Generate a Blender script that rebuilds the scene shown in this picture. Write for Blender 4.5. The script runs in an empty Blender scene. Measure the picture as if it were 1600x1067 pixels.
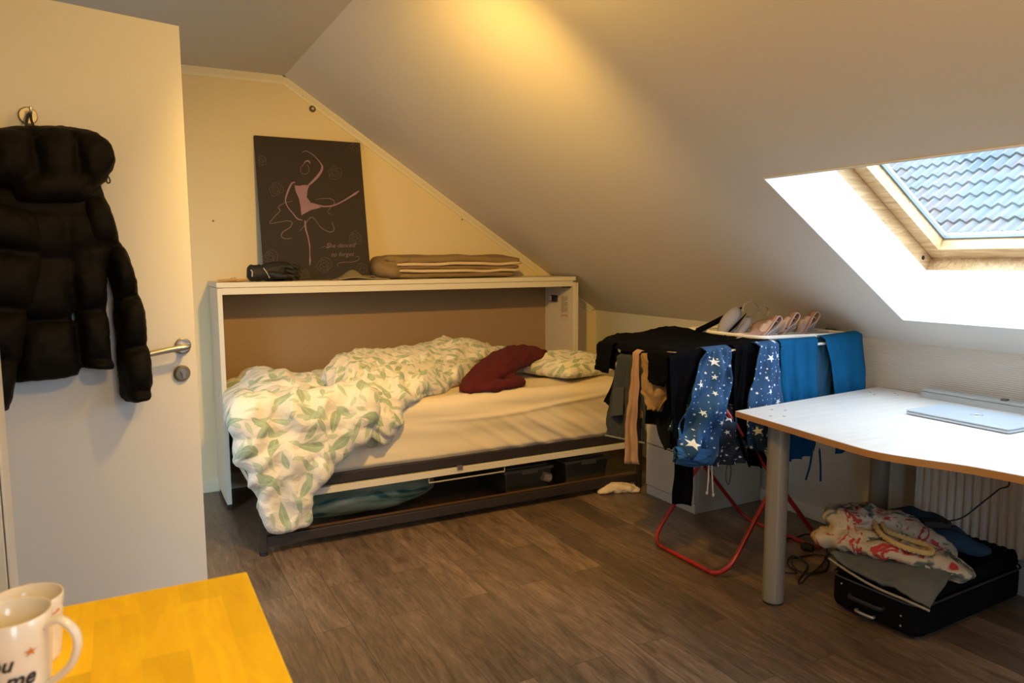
import bpy, bmesh, math, random
from mathutils import Vector, Matrix, noise
random.seed(7)
SC = bpy.context.scene
COL = SC.collection
PI = math.pi

# ------------------------------------------------------------------ camera
FPX = 1155.8
YAW, PITCH, ROLL = math.radians(27.951), math.radians(-6.333), math.radians(-0.247)
H = 1.30
_f = Vector((math.sin(YAW)*math.cos(PITCH), math.cos(YAW)*math.cos(PITCH), math.sin(PITCH)))
_r = Vector((math.cos(YAW), -math.sin(YAW), 0))
_u = _r.cross(_f)
CR = _r*math.cos(ROLL) + _u*math.sin(ROLL)
CU = -_r*math.sin(ROLL) + _u*math.cos(ROLL)
CF = _f
cam = bpy.data.cameras.new('camera')
cam.lens = FPX*36/1600
cam.sensor_width = 36
cam.clip_start = 0.02
cam.dof.use_dof = True
cam.dof.focus_distance = 3.2
cam.dof.aperture_fstop = 5.0
camo = bpy.data.objects.new('camera', cam)
COL.objects.link(camo)
M3 = Matrix((CR, CU, -CF)).transposed()
camo.matrix_world = Matrix.Translation((0, 0, H)) @ M3.to_4x4()
SC.camera = camo

# ------------------------------------------------------------------ view, world, lights
SC.view_settings.view_transform = 'Standard'
SC.view_settings.look = 'None'
SC.view_settings.gamma = 1
SC.view_settings.exposure = 0.12
SC.view_settings.use_curve_mapping = False
SC.cycles.use_denoising = True
SC.cycles.max_bounces = 10
SC.cycles.diffuse_bounces = 4
SC.cycles.transparent_max_bounces = 12
SC.cycles.caustics_reflective = False
SC.cycles.caustics_refractive = False
SC.cycles.sample_clamp_indirect = 8
SKY_STRENGTH = 10.0
LAMP_W = 142.0
w = bpy.data.worlds.new('world')
SC.world = w
w.use_nodes = True
bg = w.node_tree.nodes['Background']
# overcast sky above, dim street and walls below the horizon
_t = w.node_tree
_tc = _t.nodes.new('ShaderNodeTexCoord'); _sx = _t.nodes.new('ShaderNodeSeparateXYZ'); _cr = _t.nodes.new('ShaderNodeValToRGB')
_t.links.new(_tc.outputs['Generated'], _sx.inputs[0]); _mr = _t.nodes.new('ShaderNodeMapRange')
_mr.inputs['From Min'].default_value = -1; _mr.inputs['From Max'].default_value = 1
_t.links.new(_sx.outputs[2], _mr.inputs['Value']); _t.links.new(_mr.outputs[0], _cr.inputs[0])
_e = _cr.color_ramp.elements
_e[0].position = 0.46; _e[0].color = (0.09, 0.10, 0.105, 1)
_e[1].position = 0.56; _e[1].color = (0.50, 0.68, 0.85, 1)
_k = _e.new(1.0); _k.color = (0.74, 0.92, 1.08, 1)
_t.links.new(_cr.outputs[0], bg.inputs[0])
bg.inputs[1].default_value = SKY_STRENGTH
LAMP = Vector((0.79, 1.85, 2.06))


def lamp_light(name, loc, watts, color, radius):
    l = bpy.data.lights.new(name, 'POINT')
    l.energy = watts
    l.color = color
    l.shadow_soft_size = radius
    o = bpy.data.objects.new(name, l)
    COL.objects.link(o)
    o.location = loc
    return o


WARM = (1.0, 0.575, 0.12)
lamp_light('ceiling_lamp_glow', LAMP, 8.5, WARM, 0.04)


def spot(name, loc, aim, watts, ang, blend, radius):
    l = bpy.data.lights.new(name, 'SPOT')
    l.energy = watts
    l.color = WARM
    l.spot_size = math.radians(ang)
    l.spot_blend = blend
    l.shadow_soft_size = radius
    o = bpy.data.objects.new(name, l)
    COL.objects.link(o)
    o.location = loc
    o.rotation_euler = (Vector(aim)-Vector(loc)).to_track_quat('-Z', 'Y').to_euler()
    return o


spot('ceiling_spot_light', LAMP, (1.40, 3.7, 0.7), LAMP_W, 116, 0.9, 0.035)
LAMP2 = Vector((0.55, 0.55, 2.06))
lamp_light('second_lamp_light', LAMP2, 31.0, WARM, 0.05)

# room constants
XK = 3.0145          # knee wall
YW = 4.396           # gable wall
XL = -0.62           # left wall
YB = -1.2            # wall behind the camera
ZC = 2.328           # flat ceiling
XC = 0.886           # where the slope starts
SL = Vector((0.83654, 0, -0.54790))
SN = Vector((0.54790, 0, 0.83654))
SO = Vector((XC, 0, ZC))
S_END = 2.545        # slope length to knee wall


def slope_pt(s, y, off=0.0):
    p = SO + SL*s + SN*off
    return Vector((p.x, y, p.z))


# portals for the daylight that enters through the skylight in view and the added one
for k, (ymid, ysz) in enumerate(((1.415, 1.15), (-0.28, 1.65))):
    pl = bpy.data.lights.new('skylight_portal', 'AREA')
    pl.shape = 'RECTANGLE'
    pl.size = pl.size_y = ysz
    pl.cycles.is_portal = True
    po = bpy.data.objects.new('skylight_portal', pl)
    COL.objects.link(po)
    po.matrix_world = Matrix.Translation(slope_pt(1.85, ymid, 0.42)) @ SN.to_track_quat('Z', 'Y').to_matrix().to_4x4()


pl = bpy.data.lights.new('added_door_portal', 'AREA')  # portal of the added glazed door
pl.shape = 'RECTANGLE'
pl.size, pl.size_y = 0.76, 2.1
pl.cycles.is_portal = True
po = bpy.data.objects.new('added_door_portal', pl)
COL.objects.link(po)
po.matrix_world = Matrix.Translation((0.46, YB-0.12, 1.08)) @ Vector((0, -1, 0)).to_track_quat('Z', 'Y').to_matrix().to_4x4()


# ------------------------------------------------------------------ pixel ray to plane helpers (true planes of the place)
def _ray(x, y):
    return CR*((x-800)/FPX) - CU*((y-533.5)/FPX) + CF


O = Vector((0, 0, H))


def onplane(x, y, p, n):
    d = _ray(x, y)
    p = Vector(p); n = Vector(n)
    return O + d*((p-O).dot(n)/d.dot(n))


def PX(X): return lambda q: onplane(q[0], q[1], (X, 0, 0), (1, 0, 0))
def PY(Y): return lambda q: onplane(q[0], q[1], (0, Y, 0), (0, 1, 0))
def PZ(Z): return lambda q: onplane(q[0], q[1], (0, 0, Z), (0, 0, 1))


# ------------------------------------------------------------------ materials
def nt(name):
    m = bpy.data.materials.new(name)
    m.use_nodes = True
    t = m.node_tree
    b = t.nodes['Principled BSDF']
    return m, t, b


class N:
    """tiny node helper"""
    def __init__(s, t): s.t = t
    def new(s, typ, **kw):
        n = s.t.nodes.new(typ)
        for k, v in kw.items():
            setattr(n, k, v)
        return n
    def link(s, a, b): s.t.links.new(a, b)
    def math(s, op, a, b=None, c=None):
        n = s.new('ShaderNodeMath', operation=op)
        for i, v in enumerate((a, b, c)):
            if v is None: continue
            if isinstance(v, (int, float)): n.inputs[i].default_value = v
            else: s.link(v, n.inputs[i])
        return n.outputs[0]
    def mix(s, f, a, b):
        n = s.new('ShaderNodeMix', data_type='RGBA')
        for i, v in ((0, f), (6, a), (7, b)):
            if isinstance(v, (int, float)): n.inputs[i].default_value = v
            elif isinstance(v, tuple): n.inputs[i].default_value = v if len(v) == 4 else v+(1,)
            else: s.link(v, n.inputs[i])
        return n.outputs[2]
    def coords(s):
        return s.new('ShaderNodeNewGeometry').outputs['Position']
    def noise(s, scale, vec=None, detail=4, rough=0.5, stretch=None, dist=0):
        n = s.new('ShaderNodeTexNoise')
        n.inputs['Scale'].default_value = scale
        n.inputs['Detail'].default_value = detail
        n.inputs['Roughness'].default_value = rough
        n.inputs['Distortion'].default_value = dist
        v = vec if vec is not None else s.coords()
        if stretch:
            mp = s.new('ShaderNodeMapping')
            mp.inputs['Scale'].default_value = stretch
            s.link(v, mp.inputs[0]); v = mp.outputs[0]
        s.link(v, n.inputs['Vector'])
        return n.outputs[0]
    def ramp(s, f, stops):
        n = s.new('ShaderNodeValToRGB')
        e = n.color_ramp.elements
        while len(e) > 1: e.remove(e[0])
        e[0].position = stops[0][0]; e[0].color = tuple(stops[0][1])+(1,)
        for p, c in stops[1:]:
            k = e.new(p); k.color = tuple(c)+(1,)
        s.link(f, n.inputs[0])
        return n.outputs[0]
    def bump(s, b, h, strength=0.3, dist=0.01):
        n = s.new('ShaderNodeBump')
        n.inputs['Strength'].default_value = strength
        n.inputs['Distance'].default_value = dist
        s.link(h, n.inputs['Height'])
        s.link(n.outputs[0], b.inputs['Normal'])


MATS = {}


def plain(name, col, rough=0.6, metal=0, var=0.0, vscale=8, bump=0.0, bscale=60, bdist=0.002, spec=None, sheen=0, coat=0):
    if name in MATS: return MATS[name]
    m, t, b = nt(name)
    n = N(t)
    b.inputs['Base Color'].default_value = tuple(col)+(1,)
    b.inputs['Roughness'].default_value = rough
    b.inputs['Metallic'].default_value = metal
    if spec is not None: b.inputs['Specular IOR Level'].default_value = spec
    if sheen: b.inputs['Sheen Weight'].default_value = sheen
    if coat: b.inputs['Coat Weight'].default_value = coat
    if var:
        f = n.noise(vscale)
        c = n.mix(f, tuple(x*(1-var) for x in col), tuple(min(1, x*(1+var)) for x in col))
        n.link(c, b.inputs['Base Color'])
    if bump:
        n.bump(b, n.noise(bscale, detail=6), bump, bdist)
    MATS[name] = m
    return m


def mat_floor():
    m, t, b = nt('laminate_floor'); n = N(t)
    pos = n.coords()
    sep = n.new('ShaderNodeSeparateXYZ'); n.link(pos, sep.inputs[0])
    comb = n.new('ShaderNodeCombineXYZ'); n.link(sep.outputs[1], comb.inputs[0]); n.link(sep.outputs[0], comb.inputs[1])
    br = n.new('ShaderNodeTexBrick')
    n.link(comb.outputs[0], br.inputs['Vector'])
    br.inputs['Scale'].default_value = 1
    br.inputs['Brick Width'].default_value = 0.95
    br.inputs['Row Height'].default_value = 0.135
    br.inputs['Mortar Size'].default_value = 0.0016
    br.inputs['Mortar Smooth'].default_value = 0.2
    br.inputs['Bias'].default_value = 0
    br.inputs['Color1'].default_value = (0, 0, 0, 1)
    br.inputs['Color2'].default_value = (1, 1, 1, 1)
    br.inputs['Mortar'].default_value = (0.5, 0.5, 0.5, 1)
    br.offset = 0.37
    # per-plank shift of the grain
    sh = n.new('ShaderNodeVectorMath', operation='SCALE'); n.link(br.outputs['Color'], sh.inputs[0]); sh.inputs['Scale'].default_value = 7
    ad = n.new('ShaderNodeVectorMath', operation='ADD'); n.link(pos, ad.inputs[0]); n.link(sh.outputs[0], ad.inputs[1])
    g1 = n.noise(5, ad.outputs[0], detail=8, rough=0.62, stretch=(2.6, 0.45, 1), dist=2.2)
    g2 = n.noise(34, ad.outputs[0], detail=6, rough=0.7, stretch=(3.2, 0.35, 1), dist=0.5)
    base = n.ramp(g1, [(0.28, (0.071, 0.045, 0.027)), (0.45, (0.131, 0.086, 0.054)), (0.58, (0.176, 0.118, 0.077)), (0.75, (0.233, 0.163, 0.110))])
    f2 = n.ramp(g2, [(0.32, (0.60, 0.60, 0.60)), (0.66, (1.2, 1.2, 1.2))])
    mu = n.new('ShaderNodeMix', data_type='RGBA', blend_type='MULTIPLY'); mu.inputs[0].default_value = 1
    n.link(base, mu.inputs[6]); n.link(f2, mu.inputs[7])
    tone = n.ramp(br.outputs['Color'], [(0, (0.66, 0.66, 0.66)), (1, (1.32, 1.29, 1.26))])
    mu2 = n.new('ShaderNodeMix', data_type='RGBA', blend_type='MULTIPLY'); mu2.inputs[0].default_value = 1
    n.link(mu.outputs[2], mu2.inputs[6]); n.link(tone, mu2.inputs[7])
    fin = n.mix(br.outputs['Fac'], mu2.outputs[2], (0.06, 0.035, 0.02))
    n.link(fin, b.inputs['Base Color'])
    b.inputs['Roughness'].default_value = 0.36
    b.inputs['Specular IOR Level'].default_value = 0.8
    n.bump(b, g2, 0.12, 0.001)
    return m


def mat_leaf(name='leaf_print_cotton', base=(0.74, 0.68, 0.57), scale=7.4, k=1.0):
    m, t, b = nt(name); n = N(t)
    pos = n.coords()
    sep = n.new('ShaderNodeSeparateXYZ'); n.link(pos, sep.inputs[0])
    v = n.math('ADD', sep.outputs[1], sep.outputs[2])
    comb = n.new('ShaderNodeCombineXYZ'); n.link(sep.outputs[0], comb.inputs[0]); n.link(v, comb.inputs[1])
    # slight warp
    wn = n.new('ShaderNodeTexNoise'); wn.inputs['Scale'].default_value = 5; n.link(comb.outputs[0], wn.inputs['Vector'])
    sc = n.new('ShaderNodeVectorMath', operation='SCALE'); sc.inputs['Scale'].default_value = 0.06; n.link(wn.outputs['Color'], sc.inputs[0])
    ad = n.new('ShaderNodeVectorMath', operation='ADD'); n.link(comb.outputs[0], ad.inputs[0]); n.link(sc.outputs[0], ad.inputs[1])
    vec0 = ad.outputs[0]
    col = None
    layers = [(scale, (0, 0, 0), 0.50, 0.17, (0.27, 0.36, 0.22)), (scale*1.35, (3.3, 1.7, 0), 0.46, 0.15, (0.36, 0.45, 0.30)), (scale*1.7, (7.1, 4.2, 0), 0.44, 0.15, (0.46, 0.52, 0.37))]
    cur = base
    for (s, off, L, W, c) in layers:
        mp = n.new('ShaderNodeMapping'); mp.inputs['Location'].default_value = off; mp.inputs['Scale'].default_value = (s, s, 1); n.link(vec0, mp.inputs[0])
        vo = n.new('ShaderNodeTexVoronoi', voronoi_dimensions='2D'); vo.inputs['Scale'].default_value = 1; vo.inputs['Randomness'].default_value = 0.75
        n.link(mp.outputs[0], vo.inputs['Vector'])
        sub = n.new('ShaderNodeVectorMath', operation='SUBTRACT'); n.link(mp.outputs[0], sub.inputs[0]); n.link(vo.outputs['Position'], sub.inputs[1])
        cs = n.new('ShaderNodeSeparateColor'); n.link(vo.outputs['Color'], cs.inputs[0])
        ang = n.math('MULTIPLY', cs.outputs[0], 6.283)
        ro = n.new('ShaderNodeVectorRotate', rotation_type='Z_AXIS'); n.link(sub.outputs[0], ro.inputs['Vector']); n.link(ang, ro.inputs['Angle'])
        sp = n.new('ShaderNodeSeparateXYZ'); n.link(ro.outputs[0], sp.inputs[0])
        q = n.math('DIVIDE', sp.outputs[0], L)
        q2 = n.math('MULTIPLY', q, q)
        wdt = n.math('MULTIPLY', n.math('SUBTRACT', 1.0, q2), W)
        wdt = n.math('MULTIPLY', wdt, n.math('ADD', 0.95, n.math('MULTIPLY', q, -0.45)))
        ay = n.math('ABSOLUTE', sp.outputs[1])
        d = n.math('SUBTRACT', wdt, ay)
        mask = n.new('ShaderNodeMapRange'); mask.inputs['From Min'].default_value = 0; mask.inputs['From Max'].default_value = 0.03
        n.link(d, mask.inputs['Value'])
        keep = n.math('GREATER_THAN', cs.outputs[1], 0.15)
        vein = n.math('GREATER_THAN', ay, 0.010)
        fac = n.math('MULTIPLY', n.math('MULTIPLY', mask.outputs[0], keep), n.math('MULTIPLY', n.math('ADD', 0.55, n.math('MULTIPLY', vein, 0.35)), k))
        cur = n.mix(fac, cur, c)
        # stems: thin line beyond the leaf
        stem = n.math('MULTIPLY', n.math('LESS_THAN', ay, 0.012), n.math('GREATER_THAN', cs.outputs[2], 0.3))
        cur = n.mix(n.math('MULTIPLY', stem, 0.5*k), cur, (0.40, 0.50, 0.34))
    n.link(cur, b.inputs['Base Color'])
    b.inputs['Roughness'].default_value = 0.85
    b.inputs['Sheen Weight'].default_value = 0.15
    n.bump(b, n.noise(22, detail=5, dist=0.8), 0.7, 0.012)
    return m


def mat_stars(name, ca, cb, axes=(0, 2)):
    m, t, b = nt(name); n = N(t)
    pos = n.coords()
    sep = n.new('ShaderNodeSeparateXYZ'); n.link(pos, sep.inputs[0])
    comb = n.new('ShaderNodeCombineXYZ'); n.link(sep.outputs[axes[0]], comb.inputs[0]); n.link(sep.outputs[axes[1]], comb.inputs[1])
    cur = n.mix(n.noise(7, detail=3), ca, cb)
    for (s, off, size) in ((17, (0, 0, 0), 0.36), (38, (3.1, 2.2, 0), 0.22)):
        mp = n.new('ShaderNodeMapping'); mp.inputs['Location'].default_value = off; mp.inputs['Scale'].default_value = (s, s, 1); n.link(comb.outputs[0], mp.inputs[0])
        vo = n.new('ShaderNodeTexVoronoi', voronoi_dimensions='2D'); vo.inputs['Scale'].default_value = 1; vo.inputs['Randomness'].default_value = 0.6
        n.link(mp.outputs[0], vo.inputs['Vector'])
        sub = n.new('ShaderNodeVectorMath', operation='SUBTRACT'); n.link(mp.outputs[0], sub.inputs[0]); n.link(vo.outputs['Position'], sub.inputs[1])
        sp = n.new('ShaderNodeSeparateXYZ'); n.link(sub.outputs[0], sp.inputs[0])
        th = n.math('ARCTAN2', sp.outputs[0], sp.outputs[1])
        cs = n.new('ShaderNodeSeparateColor'); n.link(vo.outputs['Color'], cs.inputs[0])
        ph = n.math('ADD', n.math('ADD', th, 20.0), n.math('MULTIPLY', cs.outputs[2], 1.2))
        mo = n.math('ABSOLUTE', n.math('SUBTRACT', n.math('MODULO', ph, 1.25664), 0.62832))
        den = n.math('ADD', n.math('MULTIPLY', n.math('COSINE', mo), 0.223), n.math('MULTIPLY', n.math('SINE', mo), 0.693))
        ln = n.new('ShaderNodeVectorMath', operation='LENGTH'); n.link(sub.outputs[0], ln.inputs[0])
        c01 = n.math('MULTIPLY', cs.outputs[0], cs.outputs[0])
        rad = n.math('MULTIPLY', n.math('DIVIDE', 0.223, den), n.math('MULTIPLY', n.math('ADD', 0.35, n.math('MULTIPLY', c01, 0.75)), size))
        f = n.math('LESS_THAN', ln.outputs['Value'], rad)
        f = n.math('MULTIPLY', f, n.math('GREATER_THAN', cs.outputs[1], 0.15))
        cur = n.mix(f, cur, (0.75, 0.80, 0.88))
    n.link(cur, b.inputs['Base Color'])
    b.inputs['Roughness'].default_value = 0.8
    n.bump(b, n.noise(35, detail=4), 0.25, 0.004)
    return m


def mat_wood(name, c1, c2, axis='x', scale=5, rough=0.4, coat=0, stretch=8, bl=None, dist=1.0):
    m, t, b = nt(name); n = N(t)
    st = {'x': (1, stretch, stretch), 'y': (stretch, 1, stretch), 'z': (stretch, stretch, 1)}[axis]
    g = n.noise(scale, detail=7, rough=0.6, stretch=st, dist=dist)
    c = n.ramp(g, [(0.3, c1), (0.7, c2)])
    if bl:   # butcher-block staves
        br = n.new('ShaderNodeTexBrick')
        sp = n.new('ShaderNodeSeparateXYZ'); n.link(n.coords(), sp.inputs[0])
        cb = n.new('ShaderNodeCombineXYZ'); n.link(sp.outputs[1], cb.inputs[0]); n.link(sp.outputs[0], cb.inputs[1])
        n.link(cb.outputs[0], br.inputs['Vector'])
        br.inputs['Scale'].default_value = 1; br.inputs['Brick Width'].default_value = bl[0]; br.inputs['Row Height'].default_value = bl[1]
        br.inputs['Mortar Size'].default_value = 0.0; br.inputs['Bias'].default_value = 0
        br.inputs['Color1'].default_value = (0.8, 0.8, 0.8, 1); br.inputs['Color2'].default_value = (1.15, 1.15, 1.15, 1)
        mu = n.new('ShaderNodeMix', data_type='RGBA', blend_type='MULTIPLY'); mu.inputs[0].default_value = 1
        n.link(c, mu.inputs[6]); n.link(br.outputs['Color'], mu.inputs[7]); c = mu.outputs[2]
    n.link(c, b.inputs['Base Color'])
    b.inputs['Roughness'].default_value = rough
    b.inputs['Coat Weight'].default_value = coat
    return m


def mat_glass(name='window_glass', tint=(1, 1, 1), gloss=0.06):
    m = bpy.data.materials.new(name); m.use_nodes = True; t = m.node_tree
    for x in list(t.nodes): t.nodes.remove(x)
    n = N(t)
    o = n.new('ShaderNodeOutputMaterial'); tr = n.new('ShaderNodeBsdfTransparent'); gl = n.new('ShaderNodeBsdfGlossy')
    tr.inputs[0].default_value = tuple(tint)+(1,); gl.inputs['Roughness'].default_value = 0.02
    mx = n.new('ShaderNodeMixShader'); mx.inputs[0].default_value = gloss
    n.link(tr.outputs[0], mx.inputs[1]); n.link(gl.outputs[0], mx.inputs[2]); n.link(mx.outputs[0], o.inputs[0])
    return m


def mat_wallpaper():
    m, t, b = nt('woven_wallpaper'); n = N(t)
    pos = n.coords()
    wv = n.new('ShaderNodeTexWave', wave_type='BANDS', bands_direction='Z'); wv.inputs['Scale'].default_value = 38
    wv.inputs['Distortion'].default_value = 2.5; wv.inputs['Detail'].default_value = 2; wv.inputs['Detail Scale'].default_value = 3
    n.link(pos, wv.inputs['Vector'])
    b.inputs['Base Color'].default_value = (0.60, 0.60, 0.58, 1)
    b.inputs['Roughness'].default_value = 0.7
    n.bump(b, wv.outputs['Fac'], 0.5, 0.003)
    return m


FLOOR = mat_floor()
LEAF = mat_leaf()
LEAF2 = mat_leaf('leaf_print_pillow', scale=10.0)
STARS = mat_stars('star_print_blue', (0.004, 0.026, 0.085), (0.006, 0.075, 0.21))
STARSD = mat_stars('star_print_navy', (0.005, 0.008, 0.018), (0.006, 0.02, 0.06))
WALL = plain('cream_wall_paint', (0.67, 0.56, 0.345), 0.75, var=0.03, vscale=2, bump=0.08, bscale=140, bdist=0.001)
CEIL = plain('ceiling_paint', (0.60, 0.56, 0.49), 0.8, var=0.04, vscale=1.3, bump=0.06, bscale=90, bdist=0.001)
CEIL_LIT = plain('ceiling_paint_lit', (0.75, 0.71, 0.66), 0.8, var=0.04, vscale=1.3, bump=0.06, bscale=90, bdist=0.001)  # same paint as the flat ceiling, lightened for the light on the slope
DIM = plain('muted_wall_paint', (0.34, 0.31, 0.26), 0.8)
KNEE = mat_wallpaper()
WHITE = plain('white_gloss_paint', (0.80, 0.78, 0.74), 0.35)
REVEAL = plain('white_reveal_board', (0.88, 0.89, 0.90), 0.45)
TRIM = plain('cream_trim_paint', (0.66, 0.59, 0.42), 0.5)
DOORW = plain('white_door_paint', (0.68, 0.67, 0.66), 0.42)
MELA = plain('white_melamine', (0.62, 0.57, 0.47), 0.4)
HARDB = plain('brown_hardboard', (0.29, 0.185, 0.09), 0.75, var=0.06, vscale=30)
STEEL = plain('brushed_steel', (0.55, 0.53, 0.50), 0.28, 1)
DSTEEL = plain('dark_brown_steel', (0.035, 0.026, 0.022), 0.45, 0.3)
PINE = mat_wood('pine_wood', (0.45, 0.25, 0.10), (0.75, 0.52, 0.28), 'y', 6, 0.35)
PINEX = mat_wood('pine_wood_sides', (0.45, 0.25, 0.10), (0.75, 0.52, 0.28), 'x', 6, 0.35)
PAINTW = plain('sash_white', (0.85, 0.84, 0.82), 0.4)
TABLE = mat_wood('orange_butcher_block', (0.88, 0.54, 0.002), (1.0, 0.68, 0.004), 'y', 5, 0.6, 0.0, 6, (0.32, 0.062))
DESKM = mat_wood('pale_birch_laminate', (0.60, 0.57, 0.53), (0.70, 0.67, 0.64), 'x', 4, 0.30, 0, 10)
DESKE = plain('beech_edge', (0.44, 0.22, 0.075), 0.45)
GREYLEG = plain('grey_enamel', (0.27, 0.245, 0.21), 0.4, 0.2)
BLACKP = plain('black_puffer_nylon', (0.0032, 0.0022, 0.0016), 0.7, spec=0.18, bump=0.5, bscale=45, bdist=0.004, var=0.2)
BLACK = plain('black_cotton', (0.0016, 0.0018, 0.003), 0.95, spec=0.06, bump=0.3, bscale=40, bdist=0.003)
NAVY = plain('navy_cotton', (0.003, 0.0045, 0.010), 0.9, spec=0.1, bump=0.3, bscale=40, bdist=0.003)
DENIM = plain('washed_denim', (0.017, 0.021, 0.028), 0.9, var=0.35, vscale=30, bump=0.3, bscale=200)
DENIMB = plain('blue_denim', (0.018, 0.045, 0.085), 0.9, var=0.35, vscale=25, bump=0.3, bscale=200)
DENIMG = plain('grey_denim', (0.10, 0.105, 0.095), 0.9, var=0.3, vscale=25, bump=0.3, bscale=200)
PINKC = plain('pink_beige_knit', (0.27, 0.16, 0.11), 0.9, var=0.08)
TAN = plain('tan_cotton', (0.20, 0.125, 0.06), 0.9, var=0.1)
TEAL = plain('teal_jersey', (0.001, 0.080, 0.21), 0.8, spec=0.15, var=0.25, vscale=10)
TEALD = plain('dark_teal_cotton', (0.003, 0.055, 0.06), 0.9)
RED = plain('red_knit', (0.075, 0.0015, 0.004), 0.95, var=0.2, vscale=40, bump=0.4, bscale=90)
REDM = plain('red_enamel', (0.30, 0.012, 0.012), 0.35)
SHEET = plain('cream_sheet', (0.70, 0.60, 0.45), 0.8, bump=0.15, bscale=12, bdist=0.01)
BLANK = plain('taupe_fleece', (0.22, 0.145, 0.065), 0.95, var=0.15, vscale=60, bump=0.5, bscale=150, bdist=0.003)
SHERPA = plain('cream_sherpa', (0.62, 0.48, 0.32), 0.95, bump=0.8, bscale=150, bdist=0.004)
MUG = plain('white_ceramic', (0.84, 0.80, 0.74), 0.15, coat=0.5)
BLUSH = plain('blush_satin', (0.42, 0.27, 0.24), 0.5, var=0.1)
BLUSHT = plain('pale_trim', (0.62, 0.52, 0.52), 0.7)
GREYB = plain('grey_bra_fabric', (0.27, 0.26, 0.29), 0.7)
SUITC = plain('black_suitcase_nylon', (0.0022, 0.0022, 0.003), 0.8, spec=0.12, bump=0.3, bscale=120)
RUBBER = plain('black_rubber', (0.01, 0.01, 0.012), 0.6)
SILVER = plain('silver_aluminium', (0.50, 0.57, 0.65), 0.35, 0.35)
RADM = plain('radiator_enamel', (0.74, 0.68, 0.60), 0.4)
CHALK = plain('lilac_paint', (0.26, 0.15, 0.20), 0.85)
CHALK2 = plain('pale_lilac_paint', (0.165, 0.115, 0.115), 0.85)
CANVAS = plain('charcoal_canvas', (0.030, 0.022, 0.016), 0.9, var=0.1, vscale=80)
ROPE = plain('yellow_cotton_rope', (0.62, 0.42, 0.16), 0.9, bump=0.6, bscale=100, bdist=0.003)
INK = plain('black_ink', (0.02, 0.015, 0.012), 0.5)
ORANGE = plain('orange_print', (0.65, 0.22, 0.04), 0.5)
BULB = None
GLASS = mat_glass()


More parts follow.
